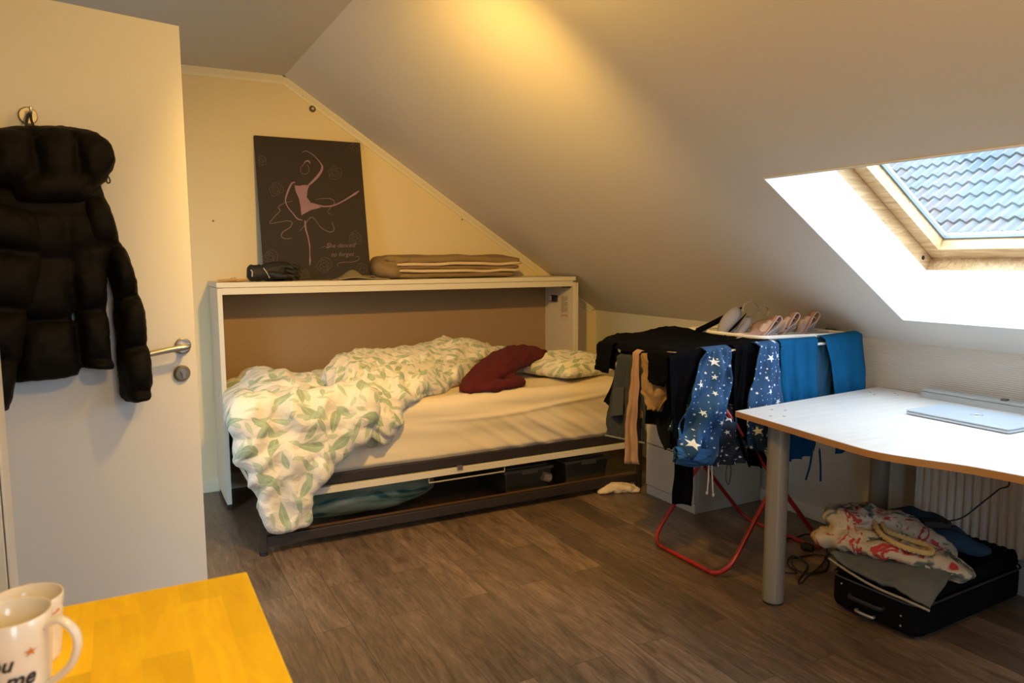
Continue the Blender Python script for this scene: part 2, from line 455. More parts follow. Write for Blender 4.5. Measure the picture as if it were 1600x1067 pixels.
# ------------------------------------------------------------------ mesh helpers
class MB:
    def __init__(s): s.v = []; s.f = []
    def add(s, vs, fs):
        k = len(s.v)
        s.v += [Vector(v) for v in vs]
        s.f += [tuple(i+k for i in f) for f in fs]
    def box(s, a, b, M=None):
        x0, y0, z0 = a; x1, y1, z1 = b
        vs = [Vector((x, y, z)) for z in (z0, z1) for y in (y0, y1) for x in (x0, x1)]
        if M: vs = [M @ v for v in vs]
        s.add(vs, [(0, 2, 3, 1), (4, 5, 7, 6), (0, 1, 5, 4), (2, 6, 7, 3), (0, 4, 6, 2), (1, 3, 7, 5)])
        return s
    def hexa(s, p):   # p: 8 points, bottom 4 then top 4 (ring order)
        s.add(p, [(3, 2, 1, 0), (4, 5, 6, 7), (0, 1, 5, 4), (1, 2, 6, 5), (2, 3, 7, 6), (3, 0, 4, 7)])
        return s
    def tube(s, pts, r, n=10, closed=False, cap=True, flat=1.0, up=None):
        pts = [Vector(p) for p in pts]
        m = len(pts)
        rings = []
        rr = r if isinstance(r, (list, tuple)) else [r]*m
        prev = None
        for i, p in enumerate(pts):
            if closed: t = pts[(i+1) % m]-pts[i-1]
            else: t = pts[min(i+1, m-1)]-pts[max(i-1, 0)]
            if t.length < 1e-9: t = Vector((0, 0, 1))
            t.normalize()
            if prev is None:
                a = Vector(up) if up else (Vector((0, 0, 1)) if abs(t.z) < 0.9 else Vector((1, 0, 0)))
            else: a = prev
            x = a - t*a.dot(t)
            if x.length < 1e-6: x = t.orthogonal()
            x.normalize(); y = t.cross(x); prev = x
            rings.append([p + x*math.cos(2*PI*k/n)*rr[i] + y*math.sin(2*PI*k/n)*rr[i]*flat for k in range(n)])
        vs = [v for R_ in rings for v in R_]
        fs = []
        for i in range(m if closed else m-1):
            j = (i+1) % m
            for k in range(n):
                l = (k+1) % n
                fs.append((i*n+k, i*n+l, j*n+l, j*n+k))
        if cap and not closed:
            fs.append(tuple(range(n-1, -1, -1))); fs.append(tuple((m-1)*n+k for k in range(n)))
        s.add(vs, fs)
        return s
    def lathe(s, prof, c=(0, 0, 0), n=32, axis='z', M=None):
        vs = []
        for (r, z) in prof:
            for k in range(n):
                a = 2*PI*k/n
                v = Vector((r*math.cos(a), r*math.sin(a), z))
                if M: v = M @ v
                vs.append(v+Vector(c))
        fs = []
        for i in range(len(prof)-1):
            for k in range(n):
                l = (k+1) % n
                fs.append((i*n+k, i*n+l, (i+1)*n+l, (i+1)*n+k))
        if prof[0][0] > 1e-6: fs.append(tuple(range(n-1, -1, -1)))
        if prof[-1][0] > 1e-6: fs.append(tuple((len(prof)-1)*n+k for k in range(n)))
        s.add(vs, fs)
        return s
    def prism(s, poly, fn0, fn1):
        """poly of 2D points; fn0/fn1 map to bottom/top 3D"""
        m = len(poly)
        s.add([fn0(p) for p in poly]+[fn1(p) for p in poly],
              [tuple(range(m-1, -1, -1)), tuple(range(m, 2*m))]+[(i, (i+1) % m, m+(i+1) % m, m+i) for i in range(m)])
        return s
    def grid(s, P, closed_u=False):
        nr, nc = len(P), len(P[0])
        fs = []
        for i in range(nr-1):
            for j in range(nc if closed_u else nc-1):
                k = (j+1) % nc
                fs.append((i*nc+j, i*nc+k, (i+1)*nc+k, (i+1)*nc+j))
        s.add([q for row in P for q in row], fs)
        return s
    def sphere(s, c, r, n=14, m=9):
        rx, ry, rz = r if isinstance(r, (tuple, list)) else (r, r, r)
        P = [[Vector((c[0]+rx*math.sin(PI*i/m)*math.cos(2*PI*j/n), c[1]+ry*math.sin(PI*i/m)*math.sin(2*PI*j/n), c[2]+rz*math.cos(PI*i/m))) for j in range(n)] for i in range(m+1)]
        return s.grid(P, True)
    def build(s, name, mat, parent=None, smooth=False, bevel=0, solid=0, sub=0, disp=None, auto=True):
        me = bpy.data.meshes.new(name)
        org = Vector((0, 0, 0))
        if parent is not None: org = Vector(parent['_o'])
        elif s.v:
            xs = [v.x for v in s.v]; ys = [v.y for v in s.v]; zs = [v.z for v in s.v]
            org = Vector(((min(xs)+max(xs))/2, (min(ys)+max(ys))/2, min(zs)))
        me.from_pydata([tuple(v-org) for v in s.v], [], s.f)
        me.materials.append(mat)
        bm = bmesh.new(); bm.from_mesh(me)
        bmesh.ops.remove_doubles(bm, verts=bm.verts, dist=1e-6)
        bmesh.ops.recalc_face_normals(bm, faces=bm.faces)
        bm.to_mesh(me); bm.free()
        if smooth:
            for p in me.polygons: p.use_smooth = True
        o = bpy.data.objects.new(name, me)
        COL.objects.link(o)
        if parent is not None: o.parent = parent
        else: o.location = org
        o['_o'] = tuple(org)
        if solid:
            md = o.modifiers.new('s', 'SOLIDIFY'); md.thickness = solid; md.offset = 0
        if bevel:
            md = o.modifiers.new('b', 'BEVEL'); md.width = bevel; md.segments = 2; md.limit_method = 'ANGLE'; md.angle_limit = math.radians(40)
        if sub:
            md = o.modifiers.new('u', 'SUBSURF'); md.levels = sub; md.render_levels = sub
        return o


def tag(o, label, cat, group=None, kind=None):
    if label: o['label'] = label
    if cat: o['category'] = cat
    if group: o['group'] = group
    if kind: o['kind'] = kind
    return o


def struct(o):
    o['kind'] = 'structure'
    return o


def thing(name, loc, label, cat, group=None):
    o = bpy.data.objects.new(name, None)
    o.empty_display_size = 0.05
    COL.objects.link(o)
    o.location = loc
    o['_o'] = tuple(loc)
    return tag(o, label, cat, group)


def catmull(pts, k=6, closed=False):
    pts = [Vector(p) for p in pts]
    n = len(pts)
    out = []
    for i in range(n if closed else n-1):
        if closed: p0, p1, p2, p3 = pts[i-1], pts[i], pts[(i+1) % n], pts[(i+2) % n]
        else: p0, p1, p2, p3 = pts[max(i-1, 0)], pts[i], pts[i+1], pts[min(i+2, n-1)]
        for j in range(k):
            t = j/k
            out.append(0.5*((2*p1)+(-p0+p2)*t+(2*p0-5*p1+4*p2-p3)*t*t+(-p0+3*p1-3*p2+p3)*t**3))
    if not closed: out.append(pts[-1])
    return out


def lerp_poly(pts, t):
    """point at fraction t (by arc length) of a polyline"""
    L = [0]
    for a, b in zip(pts, pts[1:]): L.append(L[-1]+(b-a).length)
    d = t*L[-1]
    for i in range(len(pts)-1):
        if d <= L[i+1] or i == len(pts)-2:
            u = (d-L[i])/max(1e-9, L[i+1]-L[i])
            return pts[i].lerp(pts[i+1], min(max(u, 0), 1))


def drape(name, Lp, Rp, conv, nrm, mat, parent=None, folds=3, amp=0.012, gap=0.062, back=0.75, nu=40, nv=34, thick=0.003, seed=0, belly=0.0, wob=0.006):
    """a cloth hanging over a tube: front sheet between two side lines, over the top, and a back sheet"""
    Lw = catmull([conv(p) for p in Lp], 6); Rw = catmull([conv(p) for p in Rp], 6)
    nrm = Vector(nrm).normalized()
    rnd = random.Random(seed*13+5)
    ph = rnd.random()*6
    P = []
    rows = []
    for i in range(nv+1): rows.append((1-i/nv, 0))
    if back > 0:
        for a in (0.25, 0.5, 0.75): rows.append((0, a))
        for i in range(nv+1): rows.append((i/nv*back, 1))
    tan = (Rw[0]-Lw[0]); tan = tan.normalized() if tan.length > 1e-6 else Vector((1, 0, 0))
    for (v, side) in rows:
        row = []
        for j in range(nu+1):
            u = j/nu
            p = lerp_poly(Lw, v).lerp(lerp_poly(Rw, v), u)
            sn = math.sin(2*PI*folds*u+ph+1.3*math.sin(3*v+seed))
            fo = amp*(0.25+0.75*v)*math.copysign(abs(sn)**0.7, sn)
            fo += amp*1.6*(0.4+0.6*v)*(0.25-abs(noise.noise(Vector((u*folds*2.2+seed*2.3, v*1.6+u*1.2, seed+side*3)))))
            fo += amp*0.7*(0.25-abs(noise.noise(Vector((u*folds*4+seed, v*6-u*2, seed+9)))))
            fo += wob*noise.noise(Vector((u*4+seed*3.1, v*5, side*7)))*(0.3+v)
            fo += belly*math.sin(PI*u)*math.sin(PI*min(1, v*1.05))
            p = p + tan*(0.004*noise.noise(Vector((v*7, seed, u*2))))
            if v > 0.9: p = p + Vector((0, 0, 0.004*math.sin(2*PI*folds*u+ph)))
            if side == 0: q = p + nrm*(fo+gap*0.0)
            elif side == 1: q = p - nrm*(gap-fo*0.6)
            else: q = p - nrm*(gap*side) + Vector((0, 0, 0.012*math.sin(PI*side)))
            row.append(q)
        P.append(row)
    mb = MB(); mb.grid(P)
    return mb.build(name, mat, parent, smooth=True, solid=thick)


def blob_union(name, mat, parts, voxel=0.014, smooth=6, parent=None, dispf=None, floor_z=None):
    """parts: MB with closed shapes; voxel-remeshed, smoothed, displaced, baked to a mesh"""
    o = parts.build('tmp_'+name, mat)
    md = o.modifiers.new('r', 'REMESH'); md.mode = 'VOXEL'; md.voxel_size = voxel
    m2 = o.modifiers.new('s', 'SMOOTH'); m2.factor = 0.5; m2.iterations = smooth
    dg = bpy.context.evaluated_depsgraph_get(); dg.update()
    ev = o.evaluated_get(dg)
    me = bpy.data.meshes.new_from_object(ev)
    org = Vector(o['_o'])
    bm = bmesh.new(); bm.from_mesh(me); bm.normal_update()
    if dispf:
        nv = [(v, v.co+org, v.normal.copy()) for v in bm.verts]
        for v, w_, nn in nv:
            v.co = v.co + nn*dispf(w_, nn)
    bm.verts.ensure_lookup_table()
    vs = [v.co+org for v in bm.verts]
    fs = [tuple(v.index for v in f.verts) for f in bm.faces]
    bm.free()
    bpy.data.objects.remove(o, do_unlink=True)
    mb = MB(); mb.v = vs; mb.f = fs
    return mb.build(name, mat, parent, smooth=True)


def text_mesh(body, size, mat, name, place, parent=None, shear=0.0, extrude=0.0006, bend=None, align='LEFT', bold=0.0):
    cu = bpy.data.curves.new('t', 'FONT'); cu.body = body; cu.size = size; cu.shear = shear; cu.extrude = extrude; cu.align_x = align
    cu.offset = bold
    cu.resolution_u = 3
    o = bpy.data.objects.new('t', cu); COL.objects.link(o)
    dg = bpy.context.evaluated_depsgraph_get(); dg.update()
    me = bpy.data.meshes.new_from_object(o.evaluated_get(dg))
    vs = [place(v.co) for v in me.vertices]
    fs = [tuple(p.vertices) for p in me.polygons]
    bpy.data.objects.remove(o, do_unlink=True)
    mb = MB(); mb.v = vs; mb.f = fs
    return mb.build(name, mat, parent)

#===SECTION STRUCTURE
# ------------------------------------------------------------------ room shell
struct(MB().box((XL-0.1, YB-0.1, -0.1), (XK+0.1, YW+0.1, 0)).build('floor', FLOOR))
struct(MB().box((XL-0.1, YB-0.1, ZC), (XC, YW+0.1, ZC+0.1)).build('ceiling', CEIL))
# sloped ceiling slab with the skylight opening
S0, S1, Y0, Y1 = 1.362, 2.342, 0.90, 1.928
V0, V1 = -1.02, 0.46
OFF = 0.24


def slab(mb, s0, s1, y0, y1, o0, o1):
    mb.hexa([slope_pt(s0, y0, o0), slope_pt(s1, y0, o0), slope_pt(s1, y1, o0), slope_pt(s0, y1, o0),
             slope_pt(s0, y0, o1), slope_pt(s1, y0, o1), slope_pt(s1, y1, o1), slope_pt(s0, y1, o1)])
    return mb


mb = MB()
slab(mb, 0, S0, YB-0.1, YW+0.1, 0, OFF)
slab(mb, S1, S_END+0.15, YB-0.1, YW+0.1, 0, OFF)
slab(mb, S0, S1, YB-0.1, V0, 0, OFF)
slab(mb, S0, S1, V1, Y0, 0, OFF)
slab(mb, S0, S1, Y1, YW+0.1, 0, OFF)
struct(mb.build('ceiling_slope', CEIL_LIT))
zk = slope_pt(S_END, 0).z
struct(MB().box((XK, YB-0.1, 0), (XK+0.1, YW+0.1, zk+0.02)).build('wall_right', KNEE))


def gable(name, y0, y1, mat=None):
    prof = [(XL-0.1, 0), (XK+0.05, 0), (XK+0.05, zk), (XC, ZC), (XL-0.1, ZC)]
    prof[2] = (XK+0.05, zk-0.0327)
    mb = MB()
    mb.prism(prof, lambda p: Vector((p[0], y0, p[1])), lambda p: Vector((p[0], y1, p[1])))
    return struct(mb.build(name, mat or WALL))


gable('wall_back', YW, YW+0.1)
mb = MB()
GX0, GX1, GZ1 = 0.10, 0.82, 2.10
mb.box((XL-0.1, YB-0.1, 0), (GX0, YB, ZC))
mb.prism([(GX0, GZ1), (GX1, GZ1), (GX1, ZC), (GX0, ZC)], lambda p: Vector((p[0], YB-0.1, p[1])), lambda p: Vector((p[0], YB, p[1])))
mb.prism([(GX1, 0), (XK+0.05, 0), (XK+0.05, zk-0.0327), (XC, ZC), (GX1, ZC)], lambda p: Vector((p[0], YB-0.1, p[1])), lambda p: Vector((p[0], YB, p[1])))
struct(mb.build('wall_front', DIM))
gd = bpy.data.objects.new('door_2_added', None); COL.objects.link(gd); gd.location = ((GX0+GX1)/2, YB-0.05, 0); gd['_o'] = tuple(gd.location); struct(gd)  # unseen glazed door, added behind the camera for cool fill daylight
mb = MB()
mb.box((GX0, YB-0.08, 0), (GX0+0.07, YB-0.02, GZ1)).box((GX1-0.07, YB-0.08, 0), (GX1, YB-0.02, GZ1)).box((GX0+0.07, YB-0.08, GZ1-0.08), (GX1-0.07, YB-0.02, GZ1)).box((GX0+0.07, YB-0.08, 0), (GX1-0.07, YB-0.02, 0.12))
mb.build('door_frame', WHITE, gd)
MB().box((GX0+0.07, YB-0.055, 0.12), (GX1-0.07, YB-0.049, GZ1-0.08)).build('glass_pane', GLASS, gd)
# left wall with the doorway the open door belongs to
mb = MB()
mb.box((XL-0.1, YB-0.1, 0), (XL, 2.38, ZC)).box((XL-0.1, 3.30, 0), (XL, YW+0.1, ZC)).box((XL-0.1, 2.38, 2.06), (XL, 3.30, ZC))
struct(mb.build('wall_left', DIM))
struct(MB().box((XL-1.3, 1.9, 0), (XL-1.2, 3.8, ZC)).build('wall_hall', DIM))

# baseboards
struct(MB().box((XL, YW-0.012, 0), (0.455, YW, 0.07)).build('baseboard_back', TRIM, bevel=0.002))
struct(MB().box((XK-0.014, 1.88, 0), (XK, YW, 0.068)).build('baseboard_right', WHITE, bevel=0.002))

# coving strips on the gable wall
mb = MB()
prof = [(0, 0), (0, -0.045), (-0.006, -0.045), (-0.008, -0.03), (-0.02, -0.008), (-0.02, 0)]
mb.prism(prof, lambda p: Vector((XL, YW+p[0], ZC+p[1])), lambda p: Vector((XC+0.012, YW+p[0], ZC+p[1])))
struct(mb.build('trim_1', TRIM))
mb = MB()
mb.prism(prof, lambda p: slope_pt(-0.01, YW+p[0], p[1]*0.92), lambda p: slope_pt(S_END-0.035, YW+p[0], p[1]*0.92))
tr2 = struct(mb.build('trim_2', TRIM))
for s in (0.14, 0.62, 1.12, 1.60, 2.44):
    p = slope_pt(s, YW-0.009, -0.027)
    MB().sphere(p, 0.004, 8, 5).build('screw_head', STEEL, tr2)

# ---- skylights: one in view, its twin added unseen behind the camera for daylight
GASK = plain('grey_gasket', (0.18, 0.22, 0.25), 0.6)


def skylight(nm, Y0, Y1):
    win = bpy.data.objects.new(nm, None); COL.objects.link(win)
    win.location = slope_pt(1.85, (Y0+Y1)/2, 0.3); win['_o'] = tuple(win.location)
    struct(win)
    mb = MB(); T = 0.006
    slab(mb, S0, S1, Y1-T, Y1, -0.003, OFF)
    slab(mb, S0, S1, Y0, Y0+T, -0.003, OFF)
    slab(mb, S0, S0+T, Y0+T, Y1-T, -0.003, OFF)
    slab(mb, S1-T, S1, Y0+T, Y1-T, -0.003, OFF)
    mb.build('reveal_lining', REVEAL, win)
    mb = MB()
    F0, F1 = OFF, 0.40
    slab(mb, S0-0.06, S0+0.0, Y0-0.06, Y1+0.06, F0, F1)
    slab(mb, S1-0.0, S1+0.06, Y0-0.06, Y1+0.06, F0, F1)
    slab(mb, S0, S1, Y1-0.001, Y1+0.06, F0, F1)
    slab(mb, S0, S1, Y0-0.06, Y0+0.001, F0, F1)
    mb.build('window_frame', PINEX, win, bevel=0.002)
    mb = MB(); SW = 0.062
    slab(mb, S0+0.002, S1-0.002, Y1-SW, Y1-0.003, 0.302, 0.385)
    slab(mb, S0+0.002, S1-0.002, Y0+0.003, Y0+SW, 0.302, 0.385)
    slab(mb, S1-SW, S1-0.002, Y0+SW, Y1-SW, 0.302, 0.385)
    slab(mb, S0+0.002, S0+SW, Y0+SW, Y1-SW, 0.302, 0.385)
    sash = mb.build('window_sash', PINE, win, bevel=0.003)
    mb = MB()
    g = 0.008
    slab(mb, S0+SW, S1-SW, Y1-SW-g, Y1-SW, 0.352, 0.366)
    slab(mb, S0+SW, S1-SW, Y0+SW, Y0+SW+g, 0.352, 0.366)
    slab(mb, S1-SW-g, S1-SW, Y0+SW+g, Y1-SW-g, 0.352, 0.366)
    slab(mb, S0+SW, S0+SW+g, Y0+SW+g, Y1-SW-g, 0.352, 0.366)
    mb.build('glazing_gasket', GASK, sash)
    mb = MB()
    slab(mb, S0+SW, S1-SW, Y0+SW, Y1-SW, 0.366, 0.370)
    mb.build('glass_pane', GLASS, sash)
    p = slope_pt(S1-0.05, Y1-0.002, 0.272)
    MB().lathe([(0.0, 0.004), (0.008, 0.003), (0.009, 0)], c=p, n=14, M=Matrix.Rotation(PI/2, 3, 'X')).build('frame_screw', DSTEEL, win)


skylight('window_1', Y0, Y1)
skylight('window_2_added', V0, V1)


# neighbour's tiled roof outside
def mat_tiles():
    m, t, b = nt('clay_tiles'); n = N(t)
    f = n.noise(1.1, detail=3)
    c = n.ramp(f, [(0.40, (0.085, 0.108, 0.116)), (0.50, (0.105, 0.115, 0.120)), (0.54, (0.122, 0.100, 0.106)), (0.6, (0.098, 0.112, 0.118)), (0.72, (0.122, 0.104, 0.108))])
    n.link(c, b.inputs['Base Color']); b.inputs['Roughness'].default_value = 0.8
    return m


th = math.radians(42); RZ = Matrix.Rotation(math.radians(-6), 3, 'Z')
P = []
nr, ncol = 31, 640
for i in range(nr*4):
    row = []
    k, fr = divmod(i, 4)
    a = (k + (0, 0.5, 0.97, 1.0)[fr])*0.30
    lift = (0.040, 0.020, 0.0, -0.012)[fr]
    for j in range(ncol):
        y = (j/ncol-0.5)*18.0
        prof_ = 0.030*math.sin(2*PI*y/0.20)+0.008*math.sin(4*PI*y/0.20)
        v = Vector((math.cos(th)*a, y, math.sin(th)*a)) + Vector((-math.sin(th), 0, math.cos(th)))*(prof_+lift+0.0)
        row.append(Vector((8.0, 7.0, -0.8)) + RZ @ v)
    P.append(row)
rf = MB().grid(P).build('neighbour_roof', mat_tiles(), smooth=False)
struct(rf)
#===SECTION BED
# ------------------------------------------------------------------ fold-down bed cabinet
BX0, BX1, BYF, BYB, BZ = 0.440, 2.614, 4.012, 4.392, 1.189
bed = thing('folding_bed', (1.527, 4.0, 0), 'white horizontal folding wall bed opened out against the gable wall', 'bed')
mb = MB().box((BX0, BYF, 0.03), (BX0+0.024, BYB, 1.160)); mb.build('side_panel', MELA, bed, bevel=0.0015)
mb = MB().box((BX1-0.040, BYF, 0.03), (BX1-0.016, BYB, 1.152)).box((BX1-0.014, BYF, 0.03), (BX1, BYB, 1.150)); mb.build('side_panel', MELA, bed, bevel=0.0015)
MB().box((BX0-0.002, BYF-0.002, 1.163), (BX1-0.02, BYB, BZ)).build('top_board', MELA, bed, bevel=0.0015)
MB().box((BX0+0.024, BYF, 1.127), (BX1-0.04, BYF+0.02, 1.161)).build('front_rail', MELA, bed, bevel=0.001)
MB().box((BX0+0.024, BYB-0.03, 0.10), (BX1-0.04, BYB-0.02, 1.162)).build('back_panel', HARDB, bed)
for (xa, xb) in ((BX0+0.004, BX0+0.022), (BX1-0.03, BX1-0.01)):
    for (ya_, yb_) in ((BYF+0.01, BYF+0.04), (BYB-0.05, BYB-0.02)):
        MB().box((xa, ya_, 0), (xb, yb_, 0.0295)).build('foot_pad', RUBBER, bed)
# lowered front panel
MB().box((0.500, 3.318, 0.234), (2.560, 4.29, 0.264)).build('front_panel', MELA, bed, bevel=0.0015)
# mattress frame
mb = MB()
for (a, b) in (((0.505, 3.330, 0.272), (2.555, 3.362, 0.318)), ((0.505, 4.25, 0.268), (2.555, 4.28, 0.318)), ((0.505, 3.362, 0.268), (0.535, 4.25, 0.318)), ((2.525, 3.362, 0.268), (2.555, 4.25, 0.318))):
    mb.box(a, b)
mb.build('mattress_frame', DSTEEL, bed, bevel=0.003)
SLATM = mat_wood('slat_wood', (0.4, 0.26, 0.14), (0.55, 0.38, 0.22), 'y')
for k in range(14):
    x = 0.60+k*0.135
    MB().box((x, 3.363, 0.300), (x+0.06, 4.249, 0.311)).build('slat', SLATM, bed)
# folding legs
for x in (0.505, 2.575):
    lg = MB().box((x-0.014, 3.296, 0.0135), (x+0.014, 3.3175, 0.262)).build('leg', DSTEEL, bed, bevel=0.002)
    mb = MB().lathe([(0.0, 0), (0.019, 0), (0.019, 0.013), (0, 0.013)], c=(x, 3.311, 0)); mb.build('leg_foot', RUBBER, lg)
MB().box((0.5195, 3.300, 0.036), (2.5605, 3.326, 0.082)).build('leg_crossbar', DSTEEL, bed, bevel=0.003)
MB().box((0.519, 3.3262, 0.0765), (2.561, 3.352, 0.0815)).build('leg_crossbar_lit_top', plain('brown_lit_top', (0.10, 0.05, 0.025), 0.5), bed)  # warm light on top of the black bar, put in as a brown strip
mb = MB().box((1.445, 3.308, 0.255), (1.475, 3.33, 0.278)); mb.build('latch', STEEL, bed, bevel=0.002)
mb = MB().tube([(1.30, 3.33, 0.216), (1.30, 3.33, 0.205), (1.72, 3.33, 0.205), (1.72, 3.33, 0.216)], 0.004).tube([(1.30, 3.33, 0.216), (1.30, 3.33, 0.236)], 0.003).tube([(1.72, 3.33, 0.216), (1.72, 3.33, 0.236)], 0.003)
mb.build('pull_handle', plain('grey_plastic', (0.35, 0.32, 0.28), 0.5), bed)
# hinge bracket at the right top
mb = MB().box((2.552, 4.20, 1.02), (2.574, 4.265, 1.062)); mb.build('lock_bracket', RUBBER, bed, bevel=0.002)
MB().box((2.549, 4.245, 1.025), (2.5515, 4.264, 1.057)).build('lock_plate', plain('white_plastic', (0.8, 0.8, 0.78), 0.4), bed)
MB().box((2.52, 4.035, 1.118), (2.573, 4.06, 1.1265)).build('corner_bracket', RUBBER, bed)
# notice pasted inside the right panel
c = PX(2.5735)
nb = MB()
x = 2.5732
MB().box((x-0.0006, 4.065, 0.895), (x, 4.165, 1.07)).build('paper_notice', plain('notice_paper', (0.60, 0.52, 0.42), 0.8), bed)
mb = MB()
zz = 1.055
for k in range(15):
    w_ = 0.075 if k % 5 != 4 else 0.045
    mb.box((x-0.0012, 4.152-w_, zz), (x-0.0007, 4.152, zz+0.0022)); zz -= 0.0072
mb.build('notice_print', INK, bed)
mb = MB()
for k, yy in enumerate((4.145, 4.125, 4.105, 4.085)):
    mb.lathe([(0.0, 0.0006), (0.005, 0.0006), (0.005, 0)], c=(x-0.0007, yy, 0.932), n=10, M=Matrix.Rotation(-PI/2, 3, 'Y'))
mb.build('notice_symbols', plain('notice_red', (0.35, 0.03, 0.02), 0.7), bed)

# mattress
mat_t = thing('mattress', (1.53, 3.8, 0.32), 'thick mattress under a wrinkled cream fitted sheet on the wall bed', 'mattress')
mx0, mx1, my0, my1, mz0, mz1 = 0.535, 2.535, 3.335, 4.30, 0.312, 0.625
P = []
nu, nv = 260, 26
# closed profile ring around y-z, rounded rectangle
def rr(t):
    """rounded box profile in (y,z), t in 0..1 starting at bottom front, going up the front, over the top, down the back"""
    pts = []
    r = 0.055
    def arc(cy, cz, a0, a1):
        return [(cy+r*math.cos(a0+(a1-a0)*i/9), cz+r*math.sin(a0+(a1-a0)*i/9)) for i in range(10)]
    pts += [(my0+0.02, mz0)] + [(my0+0.004, mz0+0.02)]
    pts += [(my0, mz0+0.02+(mz1-r-mz0-0.02)*i/34) for i in range(1, 34)]
    pts += arc(my0+r, mz1-r, PI, PI/2)
    pts += [(my0+r+(my1-my0-2*r)*i/50, mz1) for i in range(1, 50)]
    pts += arc(my1-r, mz1-r, PI/2, 0)
    pts += [(my1, mz1-r-(mz1-r-mz0)*i/5) for i in range(1, 6)]
    return pts
prof = rr(0)
P = []
for j in range(nu+1):
    u = j/nu
    e = min(1, min(u, 1-u)*22)
    e = math.sqrt(max(0, 1-(1-e)**2))
    x = mx0+(mx1-mx0)*u
    row = []
    for (yy, zz) in prof:
        cz = (mz0+mz1)/2; cy = (my0+my1)/2
        k = 0.90+0.10*e
        y2 = cy+(yy-cy)*(1-(1-k)*0.35); z2 = mz0+(zz-mz0)*k
        # wrinkles: diagonal tension folds on the front, longitudinal ones on top
        w1 = 0
        if yy < my0+0.07:
            dgn = (x*0.62 + zz*1.0)
            w1 += 0.012*max(0, math.sin(dgn*62+2*noise.noise(Vector((x*2, zz*3, 0)))))*math.exp(-((x-2.0)/0.36)**2)*min(1, max(0, (0.55-zz)/0.12))
            w1 += 0.014*noise.noise(Vector((x*1.6, zz*11+x*0.8, 3)))+0.010*(0.3-abs(noise.noise(Vector((x*1.3+4, zz*9+x*1.2, 8)))))
            w1 += 0.009*math.exp(-((zz-0.535-0.03*math.sin(x*3))/0.012)**2)*max(0, math.sin((x-1.2)*2.0))
        w2 = 0.018*noise.noise(Vector((x*2.5, yy*7+x*1.2, 1)))
        row.append(Vector((x, y2-w1, z2+(w2 if zz > mz1-0.02 else 0))))
    P.append(row)
mb = MB(); mb.grid(P)
m_ = len(prof)
mb.f.append(tuple(range(m_))); mb.f.append(tuple(nu*m_+k for k in range(m_-1, -1, -1)))
mb.build('fitted_sheet', SHEET, mat_t, smooth=True)

# pillow
def pillow_part(name, c, hx, hy, hz, mat, rot=0, parent=None, n=26, seed=0, wr=0.012):
    P = []; Q = []
    R = Matrix.Rotation(rot, 3, 'Z')
    for sgn, T_ in ((1, P), (-1, Q)):
        for i in range(n+1):
            row = []
            for j in range(n+1):
                u = i/n*2-1; v = j/n*2-1
                h = ((1-abs(u)**2.6)*(1-abs(v)**2.6))**0.45 if abs(u) < 1 and abs(v) < 1 else 0
                ex = 1-0.09*(1-abs(v)**2)*abs(u)**3; ey = 1-0.09*(1-abs(u)**2)*abs(v)**3
                wz = wr*noise.noise(Vector((u*2.2+seed, v*5, 2)))*(1 if sgn > 0 else 0.2)
                q = Vector((u*hx*ex, v*hy*ey, sgn*hz*h*(1.0 if sgn > 0 else 0.55)+wz*h))
                q.x += 0.012*noise.noise(Vector((v*6, seed, u)))
                row.append(Vector(c)+R @ q)
            T_.append(row)
    mb = MB(); mb.grid(P); mb.grid([r[::-1] for r in Q])
    return mb.build(name, mat, parent, smooth=True)


pw = pillow_part('pillow', (2.285, 3.66, 0.672), 0.24, 0.27, 0.085, LEAF2, 0.25, seed=2, wr=0.03)
tag(pw, 'leaf-print cream pillow at the right head of the bed beside the red top', 'pillow')

# duvet
mb = MB()
def blob(c, r): mb.sphere(c, r, 16, 10)
def cap(pts, rs, k=7):
    q = catmull(pts, k)
    for i, p in enumerate(q):
        t = i/(len(q)-1)*(len(rs)-1); a = int(min(t, len(rs)-2)); f = t-a
        r = tuple(rs[a][m]*(1-f)+rs[a+1][m]*f for m in range(3))
        mb.sphere(p, r, 14, 8)
# left flat half on the mattress
for ix in range(7):
    for iy in range(6):
        x = 0.545+ix*0.095; y = 3.42+iy*0.145
        if ix > 4 and iy < 1: continue
        zt = 0.600+0.025*math.sin(ix*1.1)+0.02*math.cos(iy*1.3+ix) - (0.03 if ix == 0 else 0) + (0.02 if 1 < iy < 4 else 0)
        blob((x, y, zt), (0.11, 0.12, 0.085))
# left bulge over the mattress end
for iy in range(4):
    blob((0.50, 3.36+iy*0.13, 0.585-0.005*iy), (0.085 if iy < 3 else 0.06, 0.10, 0.10))
# front hang, tapered to the bottom; narrower downwards
hang = [(0.66, 0.42, 0.99, 0.10), (0.60, 0.40, 1.00, 0.10), (0.53, 0.405, 0.97, 0.09), (0.46, 0.43, 0.88, 0.085), (0.39, 0.46, 0.79, 0.075), (0.33, 0.485, 0.73, 0.06), (0.27, 0.505, 0.70, 0.05), (0.215, 0.52, 0.69, 0.042), (0.165, 0.53, 0.69, 0.034)]
for (z, xa, xb, t) in hang:
    n_ = 8
    for k in range(n_):
        x = xa+t*0.7+(xb-xa-1.4*t)*k/(n_-1)
        blob((x, 3.275-0.01*math.sin(k*1.7+z*4), z), (max(0.05, t), t*0.8, 0.075 if z > 0.2 else 0.055))
def ridge(p, f, sd=0.0):
    return 0.35-abs(noise.noise(Vector((p.x*f+sd, p.y*f, p.z*f))))


